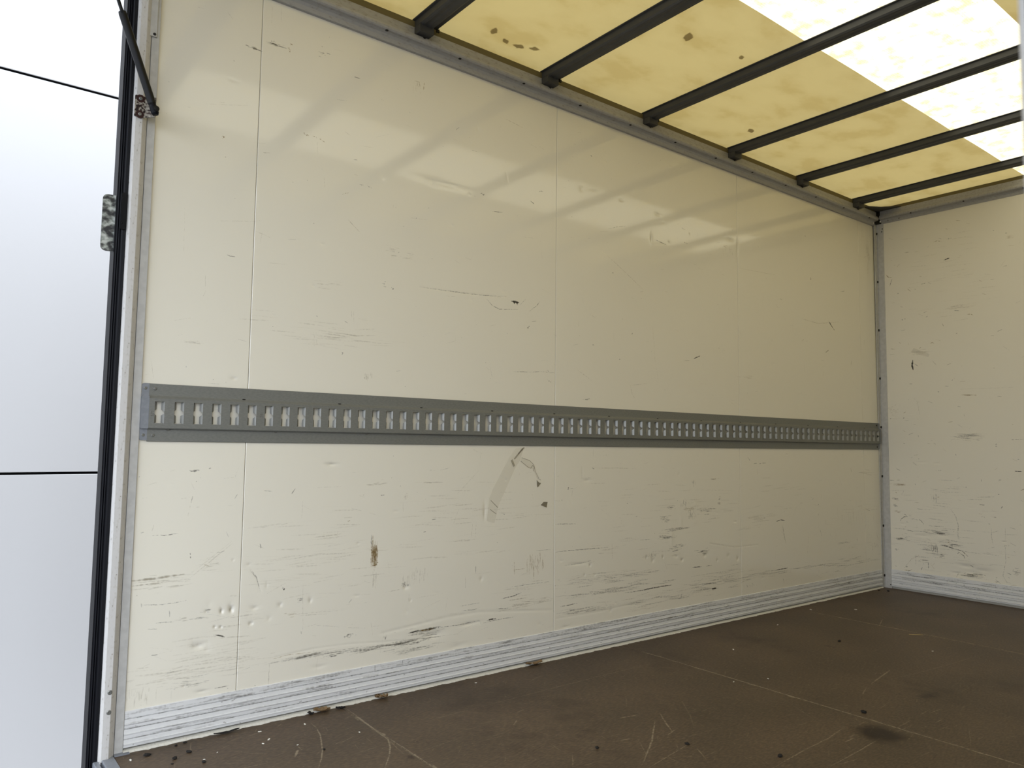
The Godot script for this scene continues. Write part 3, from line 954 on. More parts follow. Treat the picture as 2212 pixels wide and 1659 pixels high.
	scratch(wall, 1.5, 0.5, 0, [3.907,.311,3.853,.308])
	scratch(wall, 1.5, 0.4, 0, [3.584,.236,3.582,.226])
	scratch(wall, 2.4, 0.75, 1, [3.358,.486,3.356,.442,3.357,.404])
	scratch(wall, 2.4, 0.75, 1, [3.355,.464,3.353,.442,3.353,.406])
	scratch(wall, 2.4, 0.75, 1, [3.352,.465,3.351,.441,3.351,.409])
	scratch(wall, 2.4, 0.75, 1, [3.35,.467,3.348,.441,3.348,.412])
	scratch(wall, 2.4, 0.75, 1, [3.347,.469,3.345,.441,3.344,.404])
	scratch(wall, 2.4, 0.75, 1, [3.344,.47,3.342,.441,3.341,.406])
	scratch(wall, 2.4, 0.75, 1, [3.341,.472,3.339,.441,3.339,.409])
	scratch(wall, 2.4, 0.75, 1, [3.339,.473,3.336,.44,3.336,.412])
	smear(wall, 60, 0.5, 1, 3.345,.441,.02,.076, 1)
	smear(wall, 30, 0.6, 1, 3.344,.409,.022,.018, 0)
	smear(wall, 18, 0.2, 2, 3.343,.362,.022,.052, 1)
	smear(wall, 30, 0.22, 2, 3.193,.357,.142,.048, 1)
	smear(wall, 14, 0.5, 0, 3.233,.34,.021,.018, 1)
	smear(wall, 46, 0.35, 1, 2.672,.351,.099,.095, 1)
	smear(wall, 14, 0.4, 0, 3.43,.2,.022,.011, 0)
	smear(wall, 10, 0.35, 0, 3.297,.177,.012,.015, 1)
	smear(wall, 50, 0.3, 0, 3.283,.149,.377,.017, 0)
	smear(wall, 26, 0.35, 0, 3.16,.178,.122,.016, 0)
	smear(wall, 24, 0.25, 0, 3.187,.123,.212,.024, 0)
	smear(wall, 30, 0.22, 0, 3.54,.158,.26,.016, 0)
	smear(wall, 12, 0.22, 2, 3.339,.669,.053,.015, 0)
	smear(wall, 12, 0.2, 2, 3.137,.667,.081,.006, 0)
	smear(wall, 10, 0.2, 1, 3.617,.287,.034,.016, 0)
	smear(wall, 14, 0.22, 2, 3.236,.622,.014,.015, 0)
	smear(wall, 4, 0.6, 0, 3.32,.63,.012,.002, 0)
	smear(wall, 30, 0.2, 2, 2.71,.217,.229,.04, 0)
	smear(wall, 20, 0.3, 0, 3.131,.16,.065,.03, 0)
	smear(wall, 6, 0.5, 0, 3.593,.327,.023,.013, 0)
	smear(wall, 80, 0.12, 2, 3.551,.457,.535,.332, 0)
	smear(wall, 60, 0.14, 2, 3.013,.541,.702,.318, 0)
	smear(wall, 50, 0.12, 2, 3.789,.22,.237,.204, 0)
	dent(wall, 1.0, 3.819,.324,.007,.009)
	dent(wall, 1.4, 3.794,.327,.008,.012)
	dent(wall, 0.8, 3.86,.328,.009,.007)
	dent(wall, 1.0, 3.728,.322,.016,.008)
	dent(wall, 1.0, 3.652,.322,.009,.01)
	dent(wall, 0.9, 3.557,.325,.008,.012)
	dent(wall, 0.9, 3.737,.279,.008,.008)
	dent(wall, 0.5, 3.837,.282,.004,.003)
	dent(wall, 0.6, 3.82,.28,.004,.004)
	dent(wall, 0.5, 3.208,.284,.006,.007)
	dent(wall, 0.5, 3.402,.482,.01,.003)
	dent(wall, 1.4, 3.501,.732,.022,.006)
	dent(wall, 1.0, 2.91,.569,.008,.033)
	dent(wall, 1.0, 3.227,.329,.014,.01)
	dent(wall, 0.8, 2.92,.327,.011,.013)
	dent(wall, 0.7, 3.877,.24,.024,.013)
	dent(wall, 0.6, 3.855,.225,.015,.009)
	dent(wall, 1.6, 3.123,.162,.051,.016)
	dent(wall, 1.0, 2.966,.177,.047,.009)
	dent(wall, 0.7, 3.527,.123,.03,.008)
	dent(wall, 0.6, 3.862,.112,.02,.005)
	dent(wall, 0.5, 3.406,.32,.013,.005)
	dent(wall, 0.8, 3.018,.11,.038,.012)
	crease(wall, 0.8, 6, [3.318,.189,3.066,.209,2.927,.21,2.583,.174])
	crease(wall, 0.5, 3, [3.012,.17,2.926,.177,2.922,.165])
	crease(wall, 0.4, 3, [3.902,.257,3.885,.257,3.854,.255,3.854,.23])
	crease(wall, 0.4, 3, [3.893,.255,3.89,.23])
	crease(wall, 0.4, 3, [3.88,.254,3.877,.227])
	crease(wall, 0.4, 3, [3.868,.254,3.866,.229])
	crease(wall, 0.6, 4, [3.665,.17,3.541,.177,3.42,.173,3.152,.148])
	crease(wall, 0.5, 4, [3.743,.428,3.724,.404,3.711,.362])
	scratch(wall, 4, 0.85, 0, [2.507,.636,2.509,.627])
	scratch(wall, 1.5, 0.5, 0, [2.501,.629,2.479,.63])
	scratch(wall, 1.5, 0.5, 2, [2.436,.716,2.436,.669,2.384,.671])
	scratch(wall, 5, 0.55, 0, [2.38,.709,2.37,.707])
	scratch(wall, 2, 0.3, 2, [2.37,.708,2.231,.708,2.118,.703])
	scratch(wall, 1.2, 0.4, 2, [1.634,.358,1.541,.343,1.445,.327,1.255,.325])
	scratch(wall, 1.5, 0.35, 2, [1.404,.595,1.407,.417])
	scratch(wall, 1.2, 0.4, 2, [1.723,.604,1.453,.596])
	scratch(wall, 4, 0.75, 0, [1.095,.43,1.057,.436,1.02,.431])
	scratch(wall, 2.5, 0.7, 0, [1.04,.411,1.031,.364,1.014,.314])
	scratch(wall, 1.5, 0.6, 0, [1.045,.408,1.044,.364])
	scratch(wall, 1.5, 0.45, 2, [.802,.358,.817,.233])
	scratch(wall, 2, 0.5, 0, [.69,.367,.671,.329])
	scratch(wall, 3.5, 0.85, 0, [.355,.687,.342,.668])
	scratch(wall, 2, 0.5, 0, [1.332,.754,1.31,.733])
	scratch(wall, 2.5, 0.6, 0, [1.281,.72,1.254,.722])
	scratch(wall, 2.5, 0.6, 0, [1.235,.719,1.219,.721])
	scratch(wall, 2, 0.5, 0, [1.211,.723,1.175,.723])
	scratch(wall, 1.5, 0.35, 2, [1.248,.698,1.249,.66])
	scratch(wall, 3, 0.6, 0, [.761,.528,.749,.531])
	scratch(wall, 3.5, 0.7, 0, [.707,.44,.7,.448])
	scratch(wall, 3, 0.7, 0, [.701,.501,.7,.498])
	scratch(wall, 3, 0.6, 0, [2.127,.502,2.117,.505])
	scratch(wall, 3, 0.6, 0, [2.178,.559,2.172,.562])
	scratch(wall, 3, 0.5, 0, [2.545,.585,2.54,.587])
	scratch(wall, 2, 0.45, 2, [.078,.314,.059,.267])
	scratch(wall, 2, 0.6, 0, [2.573,.391,2.475,.391,2.284,.388])
	scratch(wall, 1.5, 0.5, 2, [2.266,.402,2.264,.333])
	scratch(wall, 3, 0.7, 0, [2.403,.343,2.385,.343])
	scratch(wall, 1.5, 0.4, 0, [2.524,.337,2.458,.336,2.394,.341])
	scratch(wall, 3.5, 0.75, 0, [2.088,.196,1.989,.199,1.897,.198])
	scratch(wall, 2.5, 0.6, 0, [2.192,.196,2.078,.195,1.959,.198])
	scratch(wall, 2, 0.4, 0, [2.571,.223,2.363,.213,2.136,.206])
	scratch(wall, 1.5, 0.4, 0, [1.769,.221,1.613,.222,1.446,.221])
	scratch(wall, 3, 0.65, 0, [1.758,.26,1.692,.259])
	scratch(wall, 2.5, 0.6, 0, [1.658,.257,1.612,.259])
	scratch(wall, 4, 0.55, 0, [1.111,.189,1,.192])
	scratch(wall, 2, 0.5, 0, [1.218,.194,1.111,.189])
	scratch(wall, 1.5, 0.55, 0, [.986,.185,.673,.176,.413,.153,.038,.157])
	scratch(wall, 2, 0.6, 0, [1.77,.157,1.67,.156,1.567,.15])
	scratch(wall, 6, 0.75, 0, [1.619,.152,1.584,.152])
	scratch(wall, 2, 0.5, 0, [1.829,.16,1.835,.134,1.856,.135])
	scratch(wall, 2.5, 0.6, 0, [2.546,.183,2.506,.183,2.456,.186])
	scratch(wall, 2, 0.55, 0, [2.501,.161,2.468,.16])
	scratch(wall, 2, 0.5, 0, [2.422,.146,2.345,.148])
	scratch(wall, 2, 0.5, 0, [1.043,.145,1.037,.121])
	scratch(wall, 1.5, 0.4, 2, [1.943,.299,1.926,.264])
	scratch(wall, 2, 0.6, 0, [2.574,.496,2.526,.495,2.467,.492])
	scratch(wall, 1.2, 0.3, 2, [2.571,.287,2.275,.276,1.938,.259])
	scratch(wall, 1.2, 0.3, 2, [2.571,.264,2.229,.248])
	scratch(wall, 1.2, 0.35, 2, [2.49,.291,2.174,.287])
	scratch(wall, 1.2, 0.3, 2, [1.397,.195,.972,.166])
	scratch(wall, 1.5, 0.4, 0, [.203,.161,.057,.16])
	scratch(wall, 1.5, 0.4, 0, [1.24,.445,1.193,.451,1.213,.467])
	scratch(wall, 1.2, 0.3, 2, [.951,.439,.913,.493,.846,.519])
	scratch(wall, 1, 0.3, 2, [.303,.756,.196,.755])
	scratch(wall, 2, 0.5, 0, [.2,.455,.137,.439])
	scratch(wall, 1.5, 0.5, 0, [2.098,.404,2.029,.404])
	scratch(wall, 1.5, 0.4, 0, [1.47,.245,1.397,.246])
	smear(wall, 14, 0.4, 0, 1.907,.533,.052,.02, 0)
	smear(wall, 24, 0.3, 0, 1.938,.487,.062,.041, 0)
	smear(wall, 22, 0.28, 0, 1.809,.547,.065,.049, 1)
	smear(wall, 16, 0.35, 1, 1.779,.521,.077,.014, 0)
	smear(wall, 20, 0.34, 0, 1.768,.493,.088,.042, 1)
	smear(wall, 20, 0.3, 0, 1.656,.509,.103,.043, 0)
	smear(wall, 26, 0.38, 0, 1.938,.406,.113,.034, 0)
	smear(wall, 20, 0.4, 0, 1.876,.438,.179,.016, 0)
	smear(wall, 10, 0.45, 0, 1.557,.537,.033,.013, 0)
	smear(wall, 12, 0.35, 0, 1.556,.559,.024,.015, 0)
	smear(wall, 14, 0.3, 0, 1.745,.636,.027,.035, 1)
	smear(wall, 18, 0.35, 0, 1.855,.353,.095,.041, 0)
	smear(wall, 16, 0.4, 0, 1.68,.326,.101,.021, 0)
	smear(wall, 24, 0.25, 0, 2.029,.333,.109,.026, 1)
	smear(wall, 14, 0.3, 0, .442,.28,.117,.014, 0)
	smear(wall, 16, 0.25, 0, .109,.243,.092,.045, 1)
	smear(wall, 40, 0.2, 0, 1.245,.18,.918,.023, 0)
	smear(wall, 50, 0.2, 0, 2.229,.267,.737,.051, 0)
	smear(wall, 40, 0.22, 0, 2.229,.216,.737,.038, 0)
	smear(wall, 40, 0.2, 0, 1.613,.186,.577,.071, 0)
	smear(wall, 40, 0.22, 0, .593,.177,.965,.05, 0)
	smear(wall, 30, 0.14, 2, .386,.411,.513,.139, 1)
	smear(wall, 30, 0.13, 2, 1.24,.453,.263,.046, 0)
	smear(wall, 20, 0.2, 2, 1.597,.651,.058,.01, 0)
	smear(wall, 60, 0.12, 2, 1.723,.547,1.475,.352, 0)
	smear(wall, 50, 0.15, 0, 1.939,.145,.926,.04, 0)
	smear(wall, 30, 0.2, 0, 2.405,.156,.299,.024, 0)
	smear(wall, 20, 0.25, 0, 1.323,.135,.114,.022, 1)
	dent(wall, 1.0, 1.846,.68,.011,.013)
	dent(wall, 1.2, 2.019,.316,.012,.012)
	dent(wall, 0.8, 2.059,.332,.008,.008)
	dent(wall, 0.9, 1.954,.324,.009,.009)
	dent(wall, 0.9, 1.865,.319,.013,.008)
	dent(wall, 1.2, 1.828,.302,.013,.01)
	dent(wall, 1.2, 1.663,.311,.02,.014)
	dent(wall, 0.8, 1.577,.279,.009,.009)
	dent(wall, 0.8, 1.494,.294,.017,.012)
	dent(wall, 1.0, 1.421,.276,.012,.015)
	dent(wall, 1.0, 2.458,.337,.05,.007)
	dent(wall, 0.9, 2.388,.328,.009,.009)
	dent(wall, 0.7, 2.419,.292,.007,.007)
	dent(wall, -0.8, 1.895,.417,.015,.041)
	dent(wall, -0.8, 1.83,.475,.013,.028)
	dent(wall, -0.8, 1.729,.547,.018,.021)
	dent(wall, -0.6, 1.735,.463,.022,.014)
	dent(wall, 0.7, 1.437,.448,.017,.006)
	dent(wall, 0.6, 2.363,.286,.01,.007)
	dent(wall, 0.9, 2.126,.144,.038,.01)
	dent(wall, 0.8, 2.521,.105,.024,.006)
	dent(wall, 0.7, .43,.146,.023,.014)
	dent(wall, 0.8, 2.274,.137,.011,.01)
	dent(wall, 1.0, 2.405,.662,.026,.008)
	crease(wall, 0.6, 4, [2.436,.716,2.436,.669])
	crease(wall, 0.6, 4, [1.634,.358,1.445,.327,1.255,.325])
	crease(wall, 0.5, 4, [2.154,.147,2.097,.154,2.092,.124])
	crease(wall, 0.6, 5, [2.569,.14,2.318,.139,2.154,.147])
	scratch(wall, 2, 0.6, 0, [3.871,.721,3.866,.723])
	scratch(wall, 1.5, 0.55, 0, [3.912,.646,3.916,.624])
	scratch(wall, 1.2, 0.4, 2, [3.916,.624,3.922,.591])
	scratch(wall, 1.5, 0.5, 0, [3.796,.635,3.789,.647])
	scratch(wall, 1.8, 0.6, 0, [4.011,.544,3.981,.543,3.944,.546])
	scratch(wall, 5, 0.28, 2, [4.057,.429,3.999,.43,3.924,.434])
	scratch(wall, 3, 0.3, 2, [4.061,.415,3.971,.418])
	scratch(wall, 2, 0.4, 2, [4.073,.429,4.049,.431])
	scratch(wall, 2, 0.7, 0, [3.912,.49,3.911,.485])
	scratch(wall, 2, 0.7, 0, [3.911,.481,3.91,.476])
	scratch(wall, 1.5, 0.55, 0, [4.03,.364,3.977,.359,3.94,.36,3.916,.363])
	scratch(wall, 1.5, 0.5, 0, [3.958,.34,3.957,.323])
	scratch(wall, 1, 0.4, 2, [4.012,.556,4.008,.571])
	scratch(wall, 1.5, 0.55, 0, [3.888,.313,3.853,.31])
	scratch(wall, 1.5, 0.5, 0, [3.991,.312,3.945,.31])
	scratch(wall, 1.2, 0.45, 0, [4.013,.299,3.988,.296])
	scratch(wall, 2.5, 0.7, 0, [3.833,.258,3.818,.253,3.808,.249])
	scratch(wall, 2, 0.5, 0, [3.999,.23,3.983,.228])
	scratch(wall, 1.5, 0.5, 0, [3.96,.176,3.939,.178])
	scratch(wall, 1.5, 0.5, 0, [3.832,.114,3.792,.114])
	scratch(wall, 1.5, 0.35, 2, [3.923,.412,3.862,.459,3.798,.508])
	scratch(wall, 1.2, 0.3, 2, [3.912,.431,3.858,.471,3.799,.515])
	scratch(wall, 2, 0.4, 1, [3.874,.455,3.859,.451])
	scratch(wall, 1.5, 0.4, 0, [3.838,.485,3.819,.489])
	scratch(wall, 1.5, 0.4, 0, [4.03,.368,4.029,.358])
	scratch(wall, 1, 0.35, 2, [3.904,.615,3.891,.614])
	scratch(wall, 1, 0.3, 2, [4.029,.679,4.006,.685])
	scratch(wall, 1, 0.3, 2, [3.843,.184,3.774,.179])
	scratch(wall, 1.5, 0.4, 0, [3.939,.13,3.934,.13])
	scratch(wall, 1, 0.3, 2, [3.803,.362,3.769,.358])
	scratch(wall, 1.5, 0.5, 0, [4.039,.553,4.032,.555])
	scratch(wall, 1.2, 0.4, 2, [3.951,.181,3.918,.188])
	smear(wall, 12, 0.5, 0, 3.914,.714,.029,.007, 0)
	smear(wall, 30, 0.15, 2, 3.994,.419,.138,.044, 0)
	smear(wall, 20, 0.16, 2, 3.862,.459,.06,.046, 0)
	smear(wall, 10, 0.4, 0, 3.859,.328,.02,.017, 0)
	smear(wall, 40, 0.12, 2, 3.913,.175,.24,.098, 0)
	smear(wall, 30, 0.14, 2, 4.025,.128,.071,.047, 1)
	smear(wall, 14, 0.15, 2, 3.924,.314,.034,.01, 0)
	smear(wall, 20, 0.16, 0, 3.901,.139,.116,.03, 0)
	dent(wall, 0.9, 3.877,.238,.025,.012)
	dent(wall, 0.8, 3.821,.326,.005,.01)
	dent(wall, 1.0, 3.793,.327,.008,.013)
	dent(wall, 0.6, 3.837,.282,.004,.003)
	dent(wall, 0.6, 3.821,.28,.005,.004)
	dent(wall, 0.5, 3.911,.136,.006,.005)
	dent(wall, 0.5, 3.867,.113,.018,.004)
	dent(wall, 0.6, 3.734,.279,.006,.006)
	dent(wall, 0.5, 3.794,.463,.003,.005)
	scratch(front, 4, 0.75, 0, [.398,1.989,.423,1.99])
	scratch(front, 2.5, 0.4, 1, [.326,1.986,.348,1.991,.373,1.981])
	scratch(front, 1.5, 0.3, 2, [.423,1.984,.493,1.983,.534,1.973])
	scratch(front, 5, 0.8, 0, [.381,1.872,.411,1.879])
	scratch(front, 3, 0.4, 1, [.454,1.873,.478,1.873])
	scratch(front, 5, 0.8, 0, [.258,1.752,.284,1.761])
	scratch(front, 2.5, 0.6, 0, [.089,1.811,.074,1.771])
	scratch(front, 5, 0.4, 1, [.119,1.878,.132,1.892])
	scratch(front, 5, 0.7, 0, [.139,1.559,.161,1.563])
	scratch(front, 4, 0.55, 0, [.257,1.586,.28,1.59])
	scratch(front, 4, 0.55, 0, [.273,1.558,.286,1.564])
	scratch(front, 2.5, 0.5, 1, [.492,1.548,.51,1.547,.524,1.538])
	scratch(front, 2.5, 0.6, 2, [.363,1.512,.369,1.495])
	scratch(front, 2.5, 0.5, 1, [.294,1.404,.307,1.409,.316,1.403])
	scratch(front, 8, 0.9, 0, [.196,1.317,.191,1.284,.197,1.259])
	scratch(front, 4, 0.35, 1, [.051,1.846,.068,1.825,.089,1.818])
	scratch(front, 1.5, 0.35, 2, [.199,1.866,.284,1.858])
	scratch(front, 3, 0.3, 1, [.078,1.667,.099,1.668])
	scratch(front, 2.5, 0.5, 1, [.232,1.381,.244,1.387])
	scratch(front, 3, 0.5, 0, [.24,1.291,.249,1.292])
	smear(front, 40, 0.13, 2, .455,1.594,.126,.029, 0)
	smear(front, 30, 0.2, 2, .24,1.358,.097,.034, 0)
	smear(front, 4, 0.6, 0, .695,1.964,.009,.008, 0)
	smear(front, 12, 0.2, 1, .711,1.938,.044,.019, 0)
	smear(front, 3, 0.6, 0, .637,1.987,.003,.004, 0)
	smear(front, 3, 0.6, 0, .121,1.718,.005,.004, 0)
	smear(front, 60, 0.1, 2, .364,1.753,.563,.537, 0)
	scratch(front, 3, 0.5, 0, [.402,1.187,.409,1.189])
	scratch(front, 3.5, 0.6, 0, [.329,1.127,.334,1.128])
	scratch(front, 1.5, 0.35, 2, [.196,1.096,.215,1.074,.227,.999])
	scratch(front, 3.5, 0.8, 0, [.133,.98,.14,.983])
	scratch(front, 3, 0.7, 0, [.058,.979,.062,.98])
	scratch(front, 1.2, 0.35, 2, [.064,.979,.221,.974])
	scratch(front, 3, 0.6, 0, [.296,.839,.308,.831])
	scratch(front, 3, 0.7, 0, [.608,.833,.616,.835])
	scratch(front, 3, 0.6, 0, [.611,.824,.615,.823])
	scratch(front, 3.5, 0.75, 0, [.685,.859,.695,.859])
	scratch(front, 1.8, 0.5, 0, [.695,.859,.741,.862])
	scratch(front, 3, 0.8, 0, [.308,.684,.335,.686])
	scratch(front, 4, 0.8, 0, [.694,.695,.732,.693])
	scratch(front, 2, 0.6, 0, [.017,.617,.074,.618])
	scratch(front, 2, 0.5, 1, [.089,.62,.106,.621])
	scratch(front, 3, 0.6, 0, [.114,.537,.125,.557])
	scratch(front, 2, 0.5, 0, [.206,.644,.209,.642])
	scratch(front, 3, 0.5, 0, [.335,.563,.358,.561])
	scratch(front, 3, 0.85, 0, [.102,.384,.11,.399,.125,.411,.146,.414])
	scratch(front, 2.5, 0.7, 0, [.124,.428,.138,.418])
	scratch(front, 3, 0.6, 0, [.137,.385,.147,.378])
	scratch(front, 3, 0.5, 0, [.172,.401,.182,.41])
	scratch(front, 2.5, 0.6, 0, [.206,.405,.218,.397,.233,.377])
	scratch(front, 4, 0.5, 0, [.264,.375,.28,.372])
	scratch(front, 2, 0.6, 0, [.28,.372,.337,.375])
	scratch(front, 5, 0.65, 0, [.303,.335,.345,.335])
	scratch(front, 1.8, 0.5, 0, [.378,.474,.403,.433,.414,.39,.407,.343,.413,.312])
	scratch(front, 1.8, 0.4, 0, [.416,.391,.412,.335,.419,.312])
	scratch(front, 1.8, 0.45, 0, [.577,.39,.576,.352,.581,.308])
	scratch(front, 3, 0.7, 0, [.63,.301,.656,.307])
	scratch(front, 1.5, 0.5, 0, [.639,.298,.64,.224,.624,.147,.643,.112])
	scratch(front, 4, 0.75, 0, [.319,.271,.349,.269,.394,.259])
	scratch(front, 3, 0.65, 0, [.394,.259,.431,.251,.459,.225])
	scratch(front, 3, 0.55, 0, [.405,.248,.437,.227,.443,.21])
	scratch(front, 3.5, 0.75, 0, [.12,.12,.135,.142])
	scratch(front, 2, 0.5, 1, [.135,.142,.16,.174,.201,.201])
	scratch(front, 3, 0.7, 0, [.208,.177,.255,.177])
	scratch(front, 2, 0.55, 0, [.185,.201,.182,.148])
	scratch(front, 2.5, 0.6, 0, [.211,.119,.219,.137])
	scratch(front, 3, 0.6, 0, [.251,.169,.252,.131])
	scratch(front, 3, 0.7, 0, [.062,.124,.073,.122])
	scratch(front, 3, 0.5, 0, [.46,.998,.463,.986])
	scratch(front, 2, 0.5, 0, [.214,.882,.217,.872])
	scratch(front, 2.5, 0.5, 0, [.191,.604,.193,.596])
	scratch(front, 3, 0.7, 0, [.457,.6,.461,.599])
	scratch(front, 3, 0.8, 0, [.616,.57,.618,.569])
	scratch(front, 2.5, 0.6, 0, [.523,.509,.549,.509])
	scratch(front, 2.5, 0.6, 0, [.628,.497,.632,.509])
	scratch(front, 3, 0.7, 0, [.712,.756,.716,.757])
	scratch(front, 3, 0.6, 0, [.411,.777,.413,.771])
	scratch(front, 3, 0.6, 0, [.531,.447,.547,.444])
	scratch(front, 3.5, 0.7, 0, [.591,.447,.6,.448])
	scratch(front, 2, 0.4, 2, [.642,.397,.642,.336])
	scratch(front, 2.5, 0.5, 0, [.136,.335,.18,.332])
	scratch(front, 2, 0.6, 0, [.619,.645,.633,.646])
	scratch(front, 1.2, 0.3, 2, [.445,1.135,.703,1.134])
	scratch(front, 2.5, 0.5, 0, [.536,.645,.537,.633])
	scratch(front, 2, 0.5, 0, [.627,1.091,.647,1.086])
	smear(front, 50, 0.22, 0, .478,.879,.138,.04, 0)
	smear(front, 26, 0.35, 1, .109,.594,.083,.012, 0)
	smear(front, 14, 0.4, 0, .076,.51,.034,.017, 0)
	smear(front, 14, 0.4, 0, .077,.468,.025,.025, 0)
	smear(front, 12, 0.3, 1, .085,.439,.042,.012, 0)
	smear(front, 24, 0.5, 0, .102,.282,.074,.025, 0)
	smear(front, 40, 0.5, 0, .288,.25,.046,.048, 1)
	smear(front, 20, 0.4, 0, .249,.245,.047,.04, 0)
	smear(front, 16, 0.5, 0, .322,.214,.03,.032, 0)
	smear(front, 26, 0.35, 0, .306,.34,.123,.04, 0)
	smear(front, 20, 0.5, 0, .387,.279,.067,.016, 0)
	smear(front, 16, 0.45, 0, .692,.179,.04,.044, 0)
	smear(front, 40, 0.35, 0, .477,.126,.129,.023, 0)
	smear(front, 10, 0.4, 0, .079,.219,.02,.012, 0)
	smear(front, 20, 0.35, 0, .299,.525,.046,.049, 1)
	smear(front, 60, 0.2, 0, .334,.247,.533,.239, 0)
	smear(front, 20, 0.3, 1, .492,1.101,.058,.011, 0)
	smear(front, 24, 0.2, 1, .074,1.028,.051,.051, 0)
	smear(front, 40, 0.16, 0, .341,.487,.534,.321, 0)
	dent(front, 1.6, .336,.331,.046,.016)
	dent(front, 1.4, .316,.285,.008,.008)
	dent(front, 2.2, .45,.176,.051,.016)
	dent(front, 2.6, .478,.149,.086,.023)
	dent(front, 2, .405,.131,.037,.011)
	dent(front, 1.6, .636,.325,.011,.005)
	dent(front, 1.2, .116,.371,.017,.008)
	dent(front, 1.4, .535,.164,.042,.012)
	dent(front, 1.2, .228,.316,.047,.011)
	scratch(deck, 1.8, 1, 5, [.264,3.266,.258,2.933,.252,2.563,.256,2.201])
	scratch(deck, 1.44, 0.68, 5, [.479,3.333,.483,3.222,.491,3.122,.502,3.041])
	scratch(deck, 2.52, 1, 5, [1.056,2.765,1.041,2.592,1.035,2.459,1.016,2.33])
	scratch(deck, 2.52, 1, 5, [1.138,2.653,1.132,2.49,1.121,2.328,1.13,2.158])
	scratch(deck, 2.16, 0.81, 5, [.869,3.022,.848,2.914,.828,2.806])
	scratch(deck, 1.8, 0.68, 5, [.724,2.901,.812,2.963,.847,3.021])
	scratch(deck, 4.32, 0.68, 5, [.659,2.757,.756,2.88,.834,2.999])
	scratch(deck, 4.32, 0.68, 5, [.622,2.693,.689,2.743,.74,2.777])
	scratch(deck, 2.16, 0.61, 5, [.568,2.533,.688,2.631,.763,2.707])
	scratch(deck, 3.6, 0.54, 5, [.696,2.975,.712,2.905])
	scratch(deck, 1.8, 0.68, 5, [.609,3.119,.66,3.128])
	scratch(deck, 1.8, 0.47, 5, [.622,3.094,.683,2.993])
	scratch(deck, 5.76, 0.41, 5, [.58,2.824,.595,2.76])
	scratch(deck, 1.8, 0.68, 5, [.241,1.55,.216,1.442,.222,1.322])
	scratch(deck, 1.8, 0.47, 5, [.301,1.727,.252,1.626,.241,1.55])
	scratch(deck, 1.8, 0.81, 5, [.824,1.665,.844,1.782,.867,1.885])
	scratch(deck, 1.8, 0.68, 5, [.869,1.918,.902,2.015])
	scratch(deck, 4.32, 0.68, 5, [.403,.849,.463,1.006])
	scratch(deck, 2.16, 0.81, 5, [.465,.955,.504,.96])
	scratch(deck, 2.16, 0.68, 5, [.157,2.825,.137,2.777,.134,2.742])
	scratch(deck, 3.6, 0.68, 5, [.439,3.116,.414,3.082])
	scratch(deck, 2.88, 0.68, 5, [.366,3.044,.356,3.004])
	scratch(deck, 1.8, 0.54, 5, [.445,2.655,.526,2.736])
	scratch(deck, 1.3, 0.54, 5, [.326,2.569,.419,2.569,.515,2.574])
	scratch(deck, 2.16, 0.61, 5, [.692,3.118,.753,3.171])
	scratch(deck, 1.44, 0.54, 5, [1.078,2.663,1.085,2.588])
	scratch(deck, 1.3, 0.47, 5, [.924,2.649,1.041,2.649,1.1,2.653])
	scratch(deck, 2.16, 0.54, 5, [.79,2.845,.806,2.634])
	scratch(deck, 3.6, 0.47, 5, [.753,2.81,.737,2.756])
	scratch(deck, 1.44, 0.47, 5, [.754,2.256,.884,2.329,.983,2.389])
	scratch(deck, 3.6, 0.68, 5, [1.077,2.45,1.077,2.401])
	scratch(deck, 1.8, 0.54, 5, [.888,2.881,.878,2.852])
	scratch(deck, 2.88, 0.54, 5, [.861,2.818,.921,2.857])
	scratch(deck, 1.8, 0.81, 5, [.881,1.783,.885,1.715,.897,1.633,.92,1.379,.943,1.085])
	scratch(deck, 5.04, 0.68, 5, [.862,1.872,.844,1.772,.823,1.657])
	scratch(deck, 3.6, 0.54, 5, [.907,2.026,.876,1.935])
	scratch(deck, 2.16, 0.68, 5, [1.003,2.1,.989,2.008])
	scratch(deck, 2.16, 0.81, 5, [1.112,2.215,1.108,2.123])
	scratch(deck, 2.16, 0.68, 5, [1.104,2.054,1.099,1.976])
	scratch(deck, 2.16, 0.81, 5, [1.114,2.012,1.119,1.938])
	scratch(deck, 2.52, 0.88, 5, [1.161,2.076,1.162,2.026])
	scratch(deck, 2.16, 0.68, 5, [1.192,2.137,1.197,2.088])
	scratch(deck, 1.8, 0.61, 5, [1.24,2.053,1.274,2.131,1.305,2.21])
	scratch(deck, 3.6, 0.74, 5, [1.077,2.45,1.077,2.402])
	scratch(deck, 2.16, 0.81, 5, [1.032,2.317,1.033,2.236])
	scratch(deck, 2.16, 0.81, 5, [1.112,2.273,1.106,2.239])
	scratch(deck, 1.8, 0.68, 5, [.808,2.099,.836,2.089])
	scratch(deck, 1.8, 0.68, 5, [.622,2.003,.655,2])
	scratch(deck, 1.8, 0.68, 5, [.841,.809,.829,.691])
	scratch(deck, 1.44, 0.47, 5, [1.043,1.724,1.038,1.611,1.016,1.517])
	scratch(deck, 1.8, 0.54, 5, [.619,1.072,.555,1.065])
	scratch(deck, 1.44, 0.47, 5, [.754,2.047,.718,1.963])
	scratch(deck, 1.8, 0.54, 5, [.94,1.17,.966,1.23])
	scratch(deck, 2.16, 0.68, 5, [1.29,2.123,1.293,2.091])
	scratch(deck, 1.8, 0.54, 5, [1.083,1.735,1.084,1.643])
	scratch(deck, 2.16, 0.61, 5, [1.146,2.598,1.156,2.53])
	scratch(deck, 1.8, 0.54, 5, [.259,.537,.259,.368])
	scratch(deck, 3.6, 0.74, 5, [.082,3.58,.133,3.583,.188,3.597,.283,3.633,.337,3.661,.386,3.691])
